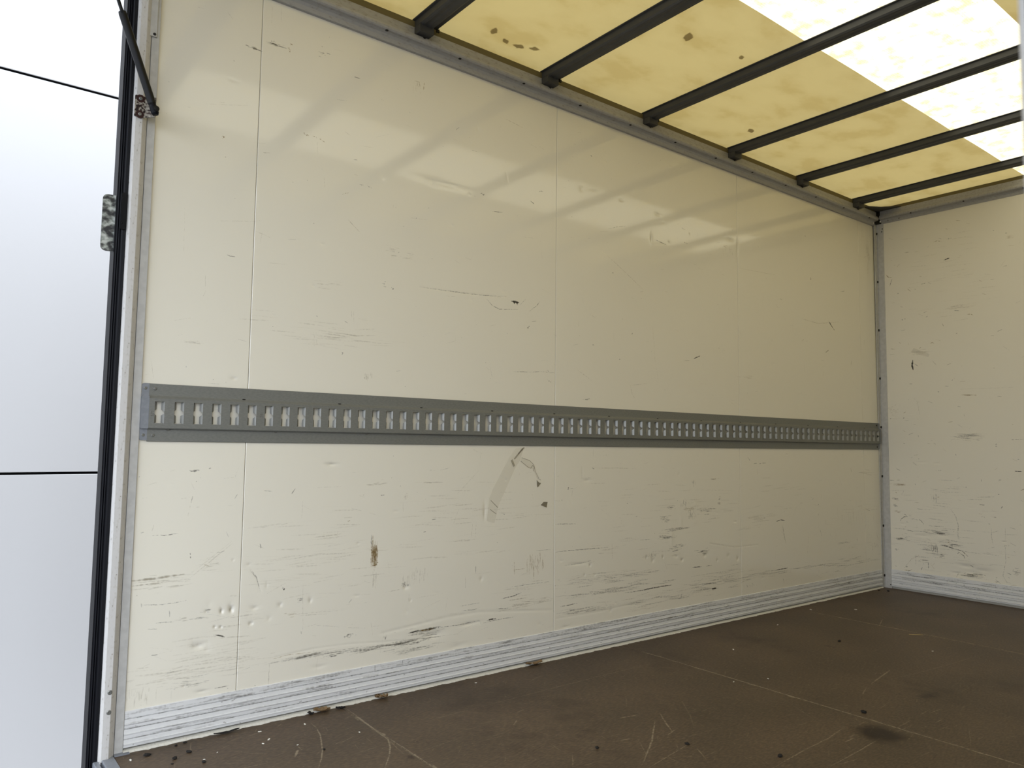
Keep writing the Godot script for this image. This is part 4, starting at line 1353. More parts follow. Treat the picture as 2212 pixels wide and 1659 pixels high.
	scratch(deck, 4.32, 0.81, 5, [.025,3.445,.106,3.448,.174,3.452,.26,3.457,.321,3.46,.368,3.479,.413,3.506,.483,3.558])
	scratch(deck, 2.16, 0.68, 5, [.032,3.897,.076,3.909,.112,3.911])
	scratch(deck, 6.48, 0.54, 5, [.284,3.709,.245,3.685])
	scratch(deck, 2.16, 0.54, 5, [.321,3.46,.389,3.469,.437,3.473])
	scratch(deck, 2.16, 0.54, 5, [.122,3.845,.109,3.819])
	scratch(deck, 2.16, 0.68, 5, [.268,3.59,.261,3.572])
	scratch(deck, 1.44, 0.68, 5, [.265,3.271,.263,3.172])
	scratch(deck, 1.8, 0.61, 5, [.442,3.432,.428,3.285])
	smear(deck, 260, 0.5, 4, 1.039,1.841,.048,.109, 0)
	smear(deck, 420, 0.35, 4, 1.108,2.311,.135,.126, 0)
	smear(deck, 60, 0.3, 4, .458,1.728,.054,.104, 0)
	smear(deck, 60, 0.4, 4, .518,1.525,.046,.038, 0)
	smear(deck, 160, 0.5, 4, .458,3.47,.031,.02, 0)
	smear(deck, 60, 0.45, 4, .404,3.384,.018,.013, 0)


const BEAMS := [0.3044, 0.893, 1.4935, 2.102, 2.683, 3.2565, 3.85]

func roof_sheet(x0: float, x1: float, nx: int) -> SurfaceTool:
	var st := mb()
	var zs := []
	var z := 0.0
	while z < 4.11:
		zs.append(z)
		z += 0.05
	for k in zs.size() - 1:
		var a := arch(zs[k])
		var b := arch(zs[k + 1])
		for i in nx:
			var xa := lerpf(x0, x1, float(i) / nx)
			var xb := lerpf(x0, x1, float(i + 1) / nx)
			var v := [Vector3(xa, a, zs[k]), Vector3(xb, a, zs[k]), Vector3(xb, b, zs[k + 1]), Vector3(xa, b, zs[k + 1])]
			var n := Vector3(0, 1, -(b - a) / 0.05).normalized()
			tri(st, v[0], v[1], v[2], n)
			tri(st, v[0], v[2], v[3], n)
	return st


# The sheet bellies up a little between the beams.
func arch(z: float) -> float:
	for k in BEAMS.size() - 1:
		if z >= BEAMS[k] and z <= BEAMS[k + 1]:
			var t: float = (z - BEAMS[k]) / (BEAMS[k + 1] - BEAMS[k])
			return ROOF_Y + 0.0025 + 0.003 * sin(PI * t)
	return ROOF_Y + 0.0025


func build_roof():
	var c := thing("ceiling", Vector3(1.05, ROOF_Y, 2.0), "translucent roof skin, yellowish on both sides of a bright clear strip", "roof", "", "structure")
	part("yellow_sheet", roof_sheet(-0.01, 0.79, 1), M.roof_yellow, c)
	part("clear_strip", roof_sheet(0.79, 1.308, 1), M.roof_clear, c)
	part("yellow_sheet", roof_sheet(1.308, 2.12, 1), M.roof_yellow, c)
	# cross beams: a shallow channel with one long flange
	var words := ["dark grey roof beam nearest the front wall", "second dark grey roof beam from the front wall", "third dark grey roof beam from the front wall", "fourth dark grey roof beam from the front wall", "fifth dark grey roof beam from the front wall", "sixth dark grey roof beam from the front wall, the nearest one in view", "seventh roof beam from the front wall, just above the picture by the rear opening"]
	var top := 2.2515
	var proto: Node3D
	for k in BEAMS.size():
		var z: float = BEAMS[k]
		var o: Node3D
		if k == 0:
			o = thing("roof_beam", Vector3(1.05, 2.225, z), words[0], "roof beam", "roof beams")
			proto = o
			var st := mb()
			prism(st, "x", [Vector2(z + 0.010, top), Vector2(z + 0.010, top - 0.0025), Vector2(z + 0.001, top - 0.003), Vector2(z - 0.001, 2.2285), Vector2(z - 0.006, 2.2235), Vector2(z - 0.012, 2.222), Vector2(z - 0.018, 2.2235), Vector2(z - 0.024, 2.2235), Vector2(z - 0.031, 2.2215), Vector2(z - 0.047, 2.222), Vector2(z - 0.053, 2.226), Vector2(z - 0.055, top - 0.004), Vector2(z - 0.088, top - 0.004), Vector2(z - 0.090, top)], 0.0175, 2.083)
			part("channel", st, M.beam_paint, o)
			for x in [0.0172, 2.045]:
				st = mb()
				prism(st, "x", rect(z - 0.0545, 2.1995, z + 0.0005, 2.2275, 0.002), x, x + 0.038)
				part("end_bracket", st, M.beam_paint, o)
			for x in [0.022, 2.074]:
				st = mb()
				prism(st, "x", rect(z - 0.094, 2.236, z - 0.084, top - 0.0045), x, x + 0.006)
				part("clip", st, M.black_paint, o)
		else:
			o = proto.duplicate()
			o.name = numbered("roof_beam")
			add_child(o)
			o.position.z = z
			tag(o, words[k], "roof beam", "roof beams")
	# leaves lying on the roof, showing dark through it
	var lw := [[0.1317, 3.0022, 0.020, 0.3], [0.1036, 2.929, 0.017, 1.0], [0.1057, 2.8706, 0.021, 1.7], [0.13, 2.8157, 0.019, 2.0], [0.541, 2.444, 0.026, 0.7], [0.207, 1.583, 0.022, 1.2], [0.577, 2.18, 0.014, 1.0]]
	var said := ["largest of four dead leaves in a row, dark through the yellow roof", "second of four dead leaves in a row, dark through the yellow roof", "third of four dead leaves in a row, dark through the yellow roof", "last of four dead leaves in a row, nearest the fifth roof beam", "large dead leaf lying alone on the yellow roof between the fourth and fifth beams", "dead leaf on the yellow roof beside the third beam, close to the top rail", "small dead leaf on the yellow roof close beside the clear strip"]
	for i in lw.size():
		var l = lw[i]
		var st := mb()
		var y := arch(l[1]) + 0.0008
		var pts := []
		for k in 20:                                 # a pointed oval, uneven along its edge
			var t: float = k / 10.0 if k <= 10 else (20 - k) / 10.0
			var half: float = 0.62 * l[2] * pow(sin(PI * clampf(t * 0.92 + 0.06, 0.0, 1.0)), 1.2) * (1.0 + 0.6 * wobble.get_noise_2d(k * 7.3, i * 9.1))
			var q := Vector2((t - 0.5) * 2.3 * l[2], half if k <= 10 else -half).rotated(l[3])
			pts.append(Vector2(l[0] + q.x, l[1] + q.y))
		prism(st, "y", pts, y, y + 0.0012)
		tag(part("roof_leaf", st, M.roof_leaf), said[i], "leaf", "leaves on the roof")


# ---------------------------------------------------------------- slotted lashing rail
func build_rail():
	var r := thing("cargo_rail", Vector3(0, 0.87, 2.0), "long galvanised lashing rail with a row of keyhole slots across the side wall", "cargo rail")
	var zl := 4.0378
	var zr := 0.034
	var xf := 0.0125                                  # face of the raised middle
	var st := mb()
	# upper and lower flanges and the sloping steps
	prism(st, "z", [Vector2(0.0, 0.9515), Vector2(0.0022, 0.9515), Vector2(0.0030, 0.9505), Vector2(0.0030, 0.9205), Vector2(0.0036, 0.9190), Vector2(xf - 0.002, 0.9130), Vector2(xf, 0.9112), Vector2(xf, 0.9085), Vector2(xf - 0.002, 0.9085), Vector2(xf - 0.0028, 0.911), Vector2(0.002, 0.917), Vector2(0.0, 0.918)], zr, zl)
	part("upper_flange", st, M.zinc, r)
	st = mb()
	prism(st, "z", [Vector2(0.0, 0.7955), Vector2(0.0022, 0.7955), Vector2(0.0030, 0.7965), Vector2(0.0030, 0.8285), Vector2(xf - 0.0015, 0.8300), Vector2(xf, 0.8325), Vector2(xf, 0.8395), Vector2(xf - 0.002, 0.8395), Vector2(xf - 0.0028, 0.833), Vector2(0.002, 0.831), Vector2(0.0, 0.830)], zr, zl)
	part("lower_flange", st, M.zinc, r)
	# the punched middle: webs between the slots and lips bent in at both sides of every slot
	st = mb()
	var pitch := 0.05
	var zc0 := 4.0115
	var hw := 0.0124                                  # half width of a slot
	var y0 := 0.8447
	var y1 := 0.9035
	var zs := []
	for k in 80:
		zs.append(zc0 - pitch * k)
	var n := Vector3(1, 0, 0)
	for yy in [[0.8394, y0], [y1, 0.9086]]:
		quad(st, Vector3(xf, yy[0], zr), Vector3(xf, yy[1], zr), Vector3(xf, yy[1], zl), Vector3(xf, yy[0], zl), n)
	for k in 81:
		var za: float = zl if k == 0 else zs[k - 1] - hw
		var zb: float = zr if k == 80 else zs[k] + hw
		quad(st, Vector3(xf, y0, za), Vector3(xf, y1, za), Vector3(xf, y1, zb), Vector3(xf, y0, zb), n)
	part("slotted_web", st, M.zinc, r)
	st = mb()
	for k in 80:
		var zc: float = zs[k]
		for e in [[y0, Vector3(0, 1, 0)], [y1, Vector3(0, -1, 0)]]:    # cut edges above and below
			quad(st, Vector3(xf, e[0], zc - hw), Vector3(xf, e[0], zc + hw), Vector3(xf - 0.0022, e[0], zc + hw), Vector3(xf - 0.0022, e[0], zc - hw), e[1])
		for s in [-1.0, 1.0]:
			for half in [[y1, 0.8825, 0.8775], [y0, 0.8657, 0.8707]]:  # outer end, inner end at the lip, inner end at the face
				var prev := []
				for j in 6:
					var a := 0.5 * PI * j / 5.0
					var z: float = zc + s * (hw - 0.0064 * (1.0 - cos(a)))
					var x: float = xf - 0.0085 * sin(a)
					var yin := lerpf(half[2], half[1], 1.0 - cos(a))
					var ye := lerpf(half[0], half[0] + (half[1] - half[0]) * 0.10, pow(1.0 - cos(a), 2.0))
					var nn := Vector3(sin(0.5 * PI - a) * 0.9 + 0.1, 0, -s * (0.25 + sin(0.5 * PI - a))).normalized()
					if j > 0:
						quad(st, prev[0], prev[1], Vector3(x, ye, z), Vector3(x, yin, z), Vector3(prev[2].x + nn.x, 0, prev[2].z + nn.z).normalized())
					prev = [Vector3(x, yin, z), Vector3(x, ye, z), nn]
			# the belly of the slot: a thin cut edge
			quad(st, Vector3(xf, 0.8707, zc + s * hw), Vector3(xf, 0.8775, zc + s * hw), Vector3(xf - 0.0025, 0.8775, zc + s * hw), Vector3(xf - 0.0025, 0.8707, zc + s * hw), Vector3(0, 0, -s))
	part("slot_lip", st, M.zinc_lip, r)
	# end caps
	var caps := [[4.0576, 4.0378, 1.0], [0.0185, 0.036, -1.0]]
	for c in caps:
		st = mb()
		var zo: float = c[0]
		var zi: float = c[1]
		var rr := 0.008
		var outline := [Vector2(zi, 0.7985), Vector2(zi, 0.9520)]
		for j in 5:
			var a := 0.5 * PI * j / 4.0
			outline.append(Vector2(zo - c[2] * rr * (1.0 - sin(a)), 0.9520 - rr * (1.0 - cos(a))))
		for j in 5:
			var a := 0.5 * PI * j / 4.0
			outline.append(Vector2(zo - c[2] * rr * (1.0 - cos(a)), 0.7985 + rr * (1.0 - sin(a))))
		var pl := []
		for p in outline:
			pl.append(p)
		slab_x(st, pl, 0.0001, 0.0034)
		slab_x(st, [Vector2(zi, 0.8300), Vector2(zi, 0.9175), Vector2(zo - c[2] * 0.0035, 0.9175), Vector2(zo - c[2] * 0.0005, 0.914), Vector2(zo - c[2] * 0.0005, 0.832), Vector2(zo - c[2] * 0.0035, 0.8300)], 0.0034, xf - 0.0005)
		part("end_cap", st, M.zinc_cap, r)
	for p in [[4.0475, 0.9385], [4.0475, 0.8128], [4.0235, 0.9380], [4.0235, 0.8120], [0.056, 0.938], [0.053, 0.811]]:
		st = mb()
		rivet(st, Vector3(0.003, p[1], p[0]), Vector3(1, 0, 0), 0.0042, 0.0028, true, 14)
		part("screw", st, M.steel if p[0] > 1.0 else M.dark_screw, r)
	# tack welds left along the steps
	for k in 13:
		st = mb()
		var z := 3.783 - 0.2985 * k
		lathe(st, Vector3(0.004, 0.9195, z + 0.006), Vector3(0, 0, -1), [[0.0, 0.0], [0.002, 0.0017], [0.009, 0.0017], [0.011, 0.0]], 8)
		part("tack_weld", st, M.dark_screw, r)
		st = mb()
		z = 3.985 - 0.2985 * k
		if z < 0.1: continue
		lathe(st, Vector3(0.004, 0.8275, z + 0.006), Vector3(0, 0, -1), [[0.0, 0.0], [0.002, 0.0022], [0.009, 0.0022], [0.011, 0.0]], 8)
		part("tack_weld", st, M.steel, r)
	# figures stamped into the web beside the first slots
	for q in [["571", 4.0295, 0.871], ["53", 3.7345, 0.875]]:
		var tm := TextMesh.new()
		tm.text = q[0]
		tm.font_size = 16
		tm.pixel_size = 0.0006
		tm.depth = 0.0004
		var o := MeshInstance3D.new()
		o.mesh = tm
		o.name = "stamped_figure"
		o.material_override = M.gasket_grey
		r.add_child(o, true)
		o.basis = Basis(Vector3(0, 1, 0), Vector3(0, 0, 1), Vector3(1, 0, 0))
		o.position = Vector3(xf + 0.0001, q[2], q[1]) - r.position


# A flat outline in (z, y) given thickness along x.
func slab_x(st: SurfaceTool, outline: Array, x0: float, x1: float):
	prism(st, "x", outline, x0, x1)


# ---------------------------------------------------------------- rear frame
func build_rear():
	var st: SurfaceTool
	var tp := thing("trim_5", Vector3(0, 0, 4.09), "white painted rear door post of the truck box at the left with a black seal", "door post", "", "structure")
	st = mb()
	prism(st, "y", [Vector2(-0.0122, 4.0572), Vector2(0.0044, 4.0572), Vector2(0.0052, 4.0585), Vector2(0.0052, 4.0765), Vector2(0.004, 4.0778), Vector2(-0.0122, 4.0778)], -0.006, 2.30)
	part("wall_strip", st, M.strip_paint, tp)
	st = mb()
	prism(st, "y", [Vector2(-0.045, 4.0795), Vector2(0.0065, 4.0795), Vector2(0.0075, 4.0802), Vector2(0.0225, 4.0925), Vector2(0.0240, 4.0945), Vector2(0.0240, 4.1105), Vector2(0.0215, 4.1150), Vector2(0.0165, 4.1175), Vector2(-0.045, 4.1175)], -0.012, 2.30)
	part("post_profile", st, M.post_paint, tp)
	st = mb()
	prism(st, "y", [Vector2(-0.045, 4.1178), Vector2(0.0155, 4.1178), Vector2(0.0180, 4.1195), Vector2(0.0170, 4.1260), Vector2(0.0120, 4.1300), Vector2(0.0110, 4.1315), Vector2(0.0138, 4.1325), Vector2(0.0130, 4.1345), Vector2(0.0095, 4.1352), Vector2(0.0120, 4.1372), Vector2(0.0105, 4.1392), Vector2(0.0085, 4.1398), Vector2(0.0085, 4.1425), Vector2(-0.045, 4.1425)], -0.10, 2.30)
	part("rubber_seal", st, M.rubber, tp)
	# cover strip ending above the strut
	st = mb()
	prism(st, "y", [Vector2(0.0056, 4.0650), Vector2(0.0095, 4.0650), Vector2(0.0115, 4.0668), Vector2(0.0115, 4.0860), Vector2(0.0135, 4.0885), Vector2(0.0135, 4.0905), Vector2(0.0115, 4.0905), Vector2(0.0056, 4.0795)], 1.908, 2.30)
	part("cover_strip", st, M.strip_paint, tp)
	st = mb()
	rivet(st, Vector3(0.0113, 1.9145, 4.0722), Vector3(1, 0, 0), 0.0042, 0.0018, true)
	part("screw", st, M.dark_screw, tp)
	for y in [0.158, 0.1085]:
		st = mb()
		rivet(st, Vector3(0.0238, y, 4.0985), Vector3(1, 0, 0), 0.0060, 0.0022, true, 14)
		part("screw", st, M.steel, tp)
	# right hand post, header and sill
	var tr := thing("trim_6", Vector3(2.1, 0, 4.09), "white painted rear door post at the right edge, close to the lens", "door post", "", "structure")
	st = mb()
	prism(st, "y", [Vector2(2.1030, 4.061), Vector2(2.150, 4.061), Vector2(2.150, 4.1175), Vector2(2.0880, 4.1175), Vector2(2.0830, 4.1150), Vector2(2.0805, 4.1105), Vector2(2.0805, 4.0945)], -0.012, 2.30)
	part("post_profile", st, M.post_paint, tr)
	st = mb()
	prism(st, "y", rect(2.0925, 4.1178, 2.150, 4.1425, 0.003), -0.10, 2.30)
	part("rubber_seal", st, M.rubber, tr)
	var th := thing("trim_7", Vector3(1.05, 2.26, 4.09), "white painted header over the rear opening, above the picture", "header", "", "structure")
	st = mb()
	prism(st, "x", rect(4.062, 2.256, 4.118, 2.30, 0.003), -0.044, 2.149)
	part("header_profile", st, M.post_paint, th)
	var ts := thing("trim_8", Vector3(1.05, -0.02, 4.1), "grey galvanised sill along the rear edge of the deck", "sill", "", "structure")
	st = mb()
	prism(st, "x", rect(4.0795, -0.05, 4.1085, -0.0065, 0.0015), 0.0085, 2.075)
	part("sill_plate", st, M.zinc_cap, ts)
	st = mb()
	prism(st, "x", rect(4.1145, -0.05, 4.1275, -0.0095, 0.002), -0.016, 2.09)
	part("sill_lip", st, M.zinc_cap, ts)
	st = mb()
	prism(st, "x", rect(4.043, -0.0079, 4.079, -0.0045, 0.001), -0.002, 0.019)
	part("corner_plate", st, M.zinc_cap, ts)
	# bracket and gas strut
	var br := thing("strut_bracket", Vector3(0.025, 1.69, 4.09), "rusty white steel bracket with two screws on the rear door post", "bracket")
	st = mb()
	slab_x(st, rounded(4.0885, 1.6655, 4.1150, 1.7245, 0.003), 0.0242, 0.0275)
	prism(st, "y", [Vector2(0.0242, 4.0885), Vector2(0.0275, 4.0885), Vector2(0.0310, 4.0835), Vector2(0.0470, 4.0690), Vector2(0.0450, 4.0665), Vector2(0.0285, 4.0805)], 1.668, 1.722)
	part("bracket_plate", st, M.rust, br)
	for y in [1.7165, 1.6735]:
		st = mb()
		rivet(st, Vector3(0.0273, y, 4.1015), Vector3(1, 0, 0), 0.0115, 0.0007)
		part("rust_ring", st, M.rust_dark, br)
		st = mb()
		rivet(st, Vector3(0.0276, y, 4.1015), Vector3(1, 0, 0), 0.0046, 0.0022, true, 14)
		part("screw", st, M.steel, br)
	var p0 := Vector3(0.061, 1.683, 4.0745)
	var p1 := Vector3(0.061, 1.9255, 4.1645)
	var d := (p1 - p0).normalized()
	var gs := thing("gas_strut", p0, "black gas strut leaning from the rusty bracket up out of the picture", "gas strut")
	st = mb()
	lathe(st, p0 + d * 0.012, d, [[0.0, 0.0], [0.0, 0.0092], [0.004, 0.0105], [0.236, 0.0105], [0.243, 0.0095], [0.2435, 0.0045]], 20)
	part("cylinder", st, M.black_paint, gs)
	st = mb()
	lathe(st, p0 + d * 0.25, d, [[0.0, 0.0045], [0.43, 0.0045], [0.43, 0.0]], 14)
	part("rod", st, M.black_paint, gs)
	st = mb()
	lathe(st, p0 - d * 0.016, d, [[0.0, 0.0], [0.0, 0.007], [0.006, 0.0098], [0.022, 0.0098], [0.034, 0.0076], [0.05, 0.0076]], 16)
	part("end_fitting", st, M.rubber, gs)
	st = mb()
	lathe(st, p0 + Vector3(-0.019, 0, -0.004), Vector3(1, 0, 0), [[0.0, 0.004], [0.014, 0.004], [0.016, 0.0075], [0.030, 0.0075], [0.031, 0.0]], 14)
	part("ball_stud", st, M.black_paint, gs)
	# raised flap that the strut holds
	var dr := thing("door_1", Vector3(1.05, 2.31, 4.15), "raised rear flap over the opening, above the picture", "door", "", "structure")
	st = mb()
	var slope := tan(deg_to_rad(5.0))
	prism(st, "x", [Vector2(4.146, 2.318), Vector2(6.1, 2.318 + 1.954 * slope), Vector2(6.1, 2.363 + 1.954 * slope), Vector2(4.146, 2.363)], -0.04, 2.14)
	part("flap_panel", st, mat("flap_paint", Color(0.5, 0.5, 0.5), 0.5), dr)
	# striker plate and catch at the seal
	st = mb()
	slab_x(st, rounded(4.1300, 1.2955, 4.1735, 1.4475, 0.013), -0.0035, -0.0005)
	var lp := thing("striker_plate", Vector3(0, 1.37, 4.15), "scratched galvanised plate with rounded corners standing out past the black seal", "plate")
	part("plate_body", st, M.zinc_worn, lp)
	st = mb()
	slab_x(st, rect(4.1205, 1.354, 4.1335, 1.4535, 0.003), 0.0165, 0.0225)
	var lc := thing("door_catch", Vector3(0.02, 1.40, 4.125), "black metal catch block on the seal beside the striker plate", "catch")
	part("catch_block", st, M.rubber, lc)
	for y in [1.37, 1.437]:
		st = mb()
		rivet(st, Vector3(0.0222, y, 4.1302), Vector3(1, 0, 0), 0.0024, 0.0014)
		part("rivet", st, M.black_paint, lc)


# ---------------------------------------------------------------- outside
func build_outside():
	var gr := mb()
	prism(gr, "x", rect(-30.0, -1.25, 40.0, -1.2), -30.0, 30.0)
	tag(part("ground", gr, M.asphalt), "grey asphalt yard under the truck, out of the picture", "ground", "", "structure")
	var b := thing("white_building", Vector3(-1.6, -1.2, 2.0), "white panel clad building wall seen past the left door post", "building")
	var st := mb()
	prism(st, "z", rect(-1.9, -1.2, -1.53, 3.99), -4.0, 10.0)
	part("wall_backing", st, M.facade_joint, b)
	var y := 0.6505 - 0.005 - 1.6765
	for k in 3:
		var ya := y + 1.6765 * k + (0.0 if k == 0 else 0.010)
		st = mb()
		prism(st, "z", rect(-1.531, -1.19 if k == 0 else ya, -1.5, y + 1.6765 * (k + 1), 0.002), -4.0, 10.0)
		part("cladding_panel", st, M.facade, b)
	for yj in [y + 1.6765, y + 1.6765 * 2.0]:
		st = mb()
		prism(st, "z", rect(-1.53, yj - 0.001, -1.5028, yj + 0.011), -4.0, 10.0)
		part("joint_gasket", st, M.facade_joint, b)


# ---------------------------------------------------------------- litter, tape
func lump(at: Vector3, r: float, flat: float, sd: int) -> SurfaceTool:
	var st := mb()
	var rings := []
	for j in 5:
		var row := []
		for i in 8:
			var a := TAU * i / 8
			var e := PI * j / 4.0
			var rr := r * (1.0 + 0.45 * wobble.get_noise_2d(i * 5.1 + sd * 13.0, j * 7.7 + sd))
			row.append(at + Vector3(cos(a) * sin(e) * rr * 1.25, flat * rr * (1.0 - cos(e)) * 0.5, sin(a) * sin(e) * rr * 0.85).rotated(Vector3.UP, sd * 1.3))
		rings.append(row)
	var mid := at + Vector3(0, flat * r * 0.5, 0)
	for j in 4:
		for i in 8:
			var q := [rings[j][i], rings[j][(i + 1) % 8], rings[j + 1][(i + 1) % 8], rings[j + 1][i]]
			for t in [[0, 1, 2], [0, 2, 3]]:
				var n: Vector3 = (q[t[1]] - q[t[0]]).cross(q[t[2]] - q[t[0]])
				if n.length() < 1e-12: continue
				n = n.normalized()
				if n.dot((q[t[0]] + q[t[1]] + q[t[2]]) / 3.0 - mid) < 0: n = -n
				tri(st, q[t[0]], q[t[1]], q[t[2]], n)
	return st


# A dry curled leaf: a bent outline with a little thickness.
func curled_leaf(at: Vector3, l: float, w: float, turn: float, sd: int) -> SurfaceTool:
	var st := mb()
	var up := []
	for i in 9:
		var t := i / 8.0
		var half := w * pow(sin(PI * clampf(t, 0.02, 0.98)), 0.6) * (1.0 + 1.1 * wobble.get_noise_2d(i * 6.0, sd * 10.0))
		var row := []
		for j in 5:
			var s := (j - 2) / 2.0
			var h := 0.0015 + 0.30 * w * s * s + 0.12 * l * absf(t - 0.5) + 0.9 * w * absf(wobble.get_noise_2d(i * 4.0 + sd, j * 4.0))
			row.append(at + Vector3((t - 0.5) * l, h, s * half).rotated(Vector3.UP, turn))
		up.append(row)
	for i in 8:
		for j in 4:
			var q := [up[i][j], up[i][j + 1], up[i + 1][j + 1], up[i + 1][j]]
			for side in [1.0, -1.0]:
				var o := Vector3(0, 0.0003 * side, 0)
				for t in [[0, 1, 2], [0, 2, 3]]:
					var n: Vector3 = (q[t[1]] - q[t[0]]).cross(q[t[2]] - q[t[0]]).normalized()
					if n.y * side < 0: n = -n
					tri(st, q[t[0]] + o, q[t[1]] + o, q[t[2]] + o, n)
	return st


func build_litter():
	var y := -0.0081
	# black crumbs
	var spots := [[0.0571, 4.0105, 8], [0.1181, 3.959, 7], [0.0971, 3.919, 7], [0.0336, 3.9347, 4], [0.1824, 3.9064, 6], [0.0271, 3.9097, 5], [0.285, 3.6298, 4], [0.1465, 3.972, 3], [0.7033, 3.0379, 6], [0.8298, 2.8192, 6], [1.0268, 2.6852, 7], [0.992, 2.178, 8], [0.4998, 1.4214, 7], [0.0813, 0.1202, 8], [0.0366, 0.14, 6]]
	for i in spots.size():
		var s = spots[i]
		var o := part("dirt_crumb", lump(Vector3(s[0], y, s[1]), s[2] * 0.001, 0.9, i + 1), M.crumb)
		var own := {6: "black crumb lying on a curved pale scratch of the deck near the long wall", 8: "black crumb on the open deck left of the crossing pale scratches", 9: "black crumb right beside the crossing pale scratches on the deck", 10: "black crumb between two long pale scratches at the bottom of the picture", 11: "black crumb beyond the dusty floor joint, above the large dark stain", 12: "black crumb lying alone on the deck halfway to the far corner", 13: "black crumb in the far corner at the foot of the corner angle", 14: "black crumb just left of the corner angle's foot, by the sealant"}
		tag(o, own.get(i, "small black crumb in the scatter on the deck beside the rear sill"), "crumb", "black crumbs on the deck")
	# leaf scraps along the sealant
	var lf := [[0.018, 3.517, 0.05, 0.014, 1.2, "leaf", "tan dry leaf against the sealant below the left panel joint"], [0.016, 3.316, 0.042, 0.016, 0.9, "leaf", "crumpled tan leaf standing up against the sealant left of the middle of the long wall"], [0.016, 2.687, 0.075, 0.013, 1.5, "leaf", "pale brown flattened leaf on the sealant below the middle of the long wall"], [0.020, 3.554, 0.024, 0.008, 0.3, "crumb", "black leaf scrap at the sealant just left of the tan dry leaf"], [0.030, 3.462, 0.03, 0.008, 1.1, "crumb", "black leaf scrap on the deck just right of the tan dry leaf"], [0.024, 3.80, 0.07, 0.005, 1.57, "crumb", "long black scrap lying along the sealant near the door post"]]
	for i in lf.size():
		var l = lf[i]
		tag(part("leaf_scrap", curled_leaf(Vector3(l[0], y, l[1]), l[2], l[3], l[4], i + 2), M[l[5]]), l[6], "leaf scrap")
	# white chips
	var wh := [[0.0608, 4.05, 0.012], [0.0639, 3.7217, 0.010], [0.1328, 3.721, 0.013], [0.1523, 3.7446, 0.008], [0.2144, 3.6732, 0.006], [0.0841, 3.5983, 0.012], [0.0629, 2.982, 0.008], [0.3151, 1.8972, 0.013], [0.219, 0.7485, 0.014], [0.1785, 1.3727, 0.011], [0.0872, 0.9418, 0.014], [0.165, 3.90, 0.006], [0.14, 3.86, 0.005], [0.23, 3.50, 0.006], [0.57, 2.25, 0.008], [0.62, 2.12, 0.008], [0.80, 1.25, 0.008]]
	for i in wh.size():
		var w = wh[i]
		var st := mb()
		var t: float = i * 1.9
		var o := Vector2(w[0], w[1])
		var pts := []
		for q in [Vector2(-1, -0.3), Vector2(0.2, -0.42), Vector2(1, -0.15), Vector2(0.8, 0.3), Vector2(-0.6, 0.38)]:
			pts.append(o + (q * w[2] * 0.48).rotated(t))
		prism(st, "y", pts, y, y + 0.0015)
		var own := {0: "white flake nearest the rear sill at the foot of the door post", 5: "white flake right below the tan dry leaf by the sealant", 6: "white flake near the sealant left of the pale flattened leaf", 7: "white flake on the deck just beyond the middle floor joint", 8: "largest white flake near the far floor joint by the long wall", 9: "white flake on the deck between the far joint and the middle joint", 10: "white flake beside the far floor joint close to the sealant", 13: "white flake on the deck close to the dusty joint's curved scratch", 14: "white flake just behind the middle floor joint, right of its neighbour", 15: "white flake just behind the middle floor joint, farther from the wall", 16: "white flake out on the far deck before the straw"}
		tag(part("paint_chip", st, M.chip), own.get(i, "small white flake in the scatter on the deck near the door post"), "flake", "white flakes on the deck")
	var ss := mb()
	lathe(ss, Vector3(0.617, y + 0.0013, 1.0496), Vector3(0.0397, 0, -0.043), [[0.0, 0.0], [0.0, 0.0012], [0.0585, 0.0010], [0.0585, 0.0]], 8)
	tag(part("straw", ss, M.straw), "pale straw lying on the deck near the far floor joint", "straw")
	ss = mb()
	prism(ss, "y", [Vector2(0.006, 0.515), Vector2(0.013, 0.516), Vector2(0.018, 0.565), Vector2(0.010, 0.568)], -0.0030, -0.0012)
	tag(part("splinter", ss, M.chip), "white splinter resting on the sealant near the far corner", "splinter")
	# old clear tape
	var t1 := thing("tape_strip", Vector3(0, 0.65, 2.83), "strip of clear sticky tape hanging slanted on the wall below the slotted rail", "tape")
	var st := mb()
	slab_x(st, [Vector2(2.772, 0.7867), Vector2(2.7348, 0.790), Vector2(2.7534, 0.7404), Vector2(2.7738, 0.7173), Vector2(2.8497, 0.58), Vector2(2.8682, 0.5157), Vector2(2.902, 0.526), Vector2(2.8925, 0.6062), Vector2(2.8764, 0.6393), Vector2(2.8038, 0.752)], 0.0006, 0.0009)
	part("tape_film", st, M.tape, t1)
	for q in [[2.7795, 0.745, 2.742, 0.786, 0.004], [2.762, 0.764, 2.735, 0.789, 0.003], [2.779, 0.72, 2.7945, 0.742, 0.006], [2.886, 0.598, 2.853, 0.571, 0.0016], [2.889, 0.566, 2.860, 0.549, 0.0016]]:
		st = mb()
		var a := Vector2(q[0], q[1])
		var b := Vector2(q[2], q[3])
		var e: Vector2 = (b - a).orthogonal().normalized() * q[4]
		slab_x(st, [a - e * 0.4, b - e, b + e * 0.5, a + e], 0.0010, 0.0014)
		part("tape_fold", st, M.tape_glue, t1)
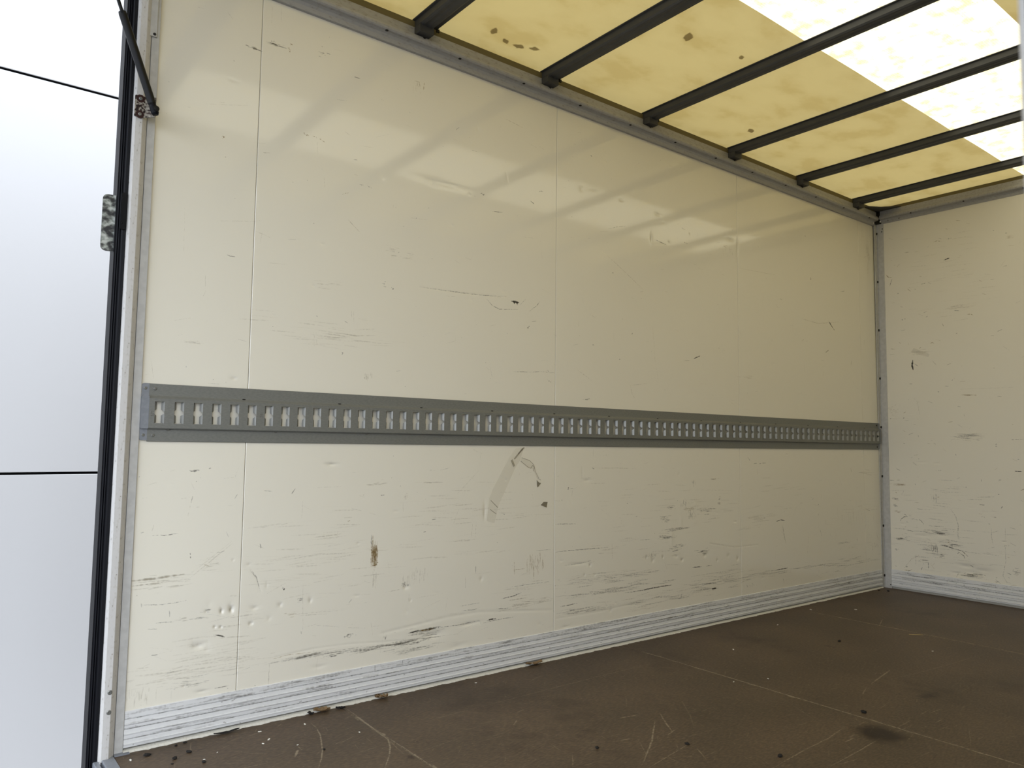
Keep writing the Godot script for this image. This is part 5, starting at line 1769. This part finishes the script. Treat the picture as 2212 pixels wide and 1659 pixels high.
	var t2 := thing("tape_strip", Vector3(0, 0.70, 2.70), "twisted scrap of old tape on the wall right of the slanted tape strip", "tape")
	st = mb()
	slab_x(st, [Vector2(2.7461, 0.7508), Vector2(2.7081, 0.7402), Vector2(2.6864, 0.7237), Vector2(2.6799, 0.7001), Vector2(2.664, 0.6735), Vector2(2.668, 0.669), Vector2(2.6892, 0.7072), Vector2(2.7138, 0.7145), Vector2(2.7503, 0.7357)], 0.0006, 0.0010)
	part("tape_film", st, M.tape, t2)
	for line in [[[2.7461, 0.7508], [2.7081, 0.7402], [2.6864, 0.7237], [2.6799, 0.7001], [2.662, 0.673]], [[2.75, 0.738], [2.7138, 0.7145], [2.70, 0.711]], [[2.702, 0.711], [2.693, 0.722], [2.684, 0.716], [2.689, 0.70]], [[2.664, 0.672], [2.652, 0.666]]]:
		for k in line.size() - 1:
			var a := Vector2(line[k][0], line[k][1])
			var b := Vector2(line[k + 1][0], line[k + 1][1])
			var e := (b - a).orthogonal().normalized() * 0.001
			st = mb()
			slab_x(st, [a - e, b - e, b + e, a + e], 0.0011, 0.0017)
			part("tape_fold", st, M.tape_glue, t2)
	for q in [[[[2.671, 0.667], [2.660, 0.6575], [2.650, 0.6545], [2.6665, 0.6385], [2.6695, 0.645]], "brown sticky tape remnant at the lower end of the twisted tape scrap"], [[[2.6362, 0.5835], [2.6158, 0.5827], [2.6202, 0.5615], [2.6501, 0.5722], [2.643, 0.577]], "small brown sticky remnant on the wall below the twisted tape scrap"]]:
		var pts := []
		for p in q[0]:
			pts.append(Vector2(p[0], p[1]))
		st = mb()
		slab_x(st, pts, 0.0002, 0.0007)
		tag(part("tape_remnant", st, M.tape_rest), q[1], "tape remnant")
	st = mb()
	var bp := []
	for p in [[0.203, 1.3867], [0.2894, 1.3439], [0.2826, 1.3276], [0.1859, 1.3628]]:
		bp.append(Vector2(p[0], p[1]))
	prism(st, "z", bp, 0.0004, 0.0008)
	tag(part("tape_remnant", st, M.tape), "pale slanted patch of clear tape on the front wall", "tape remnant")
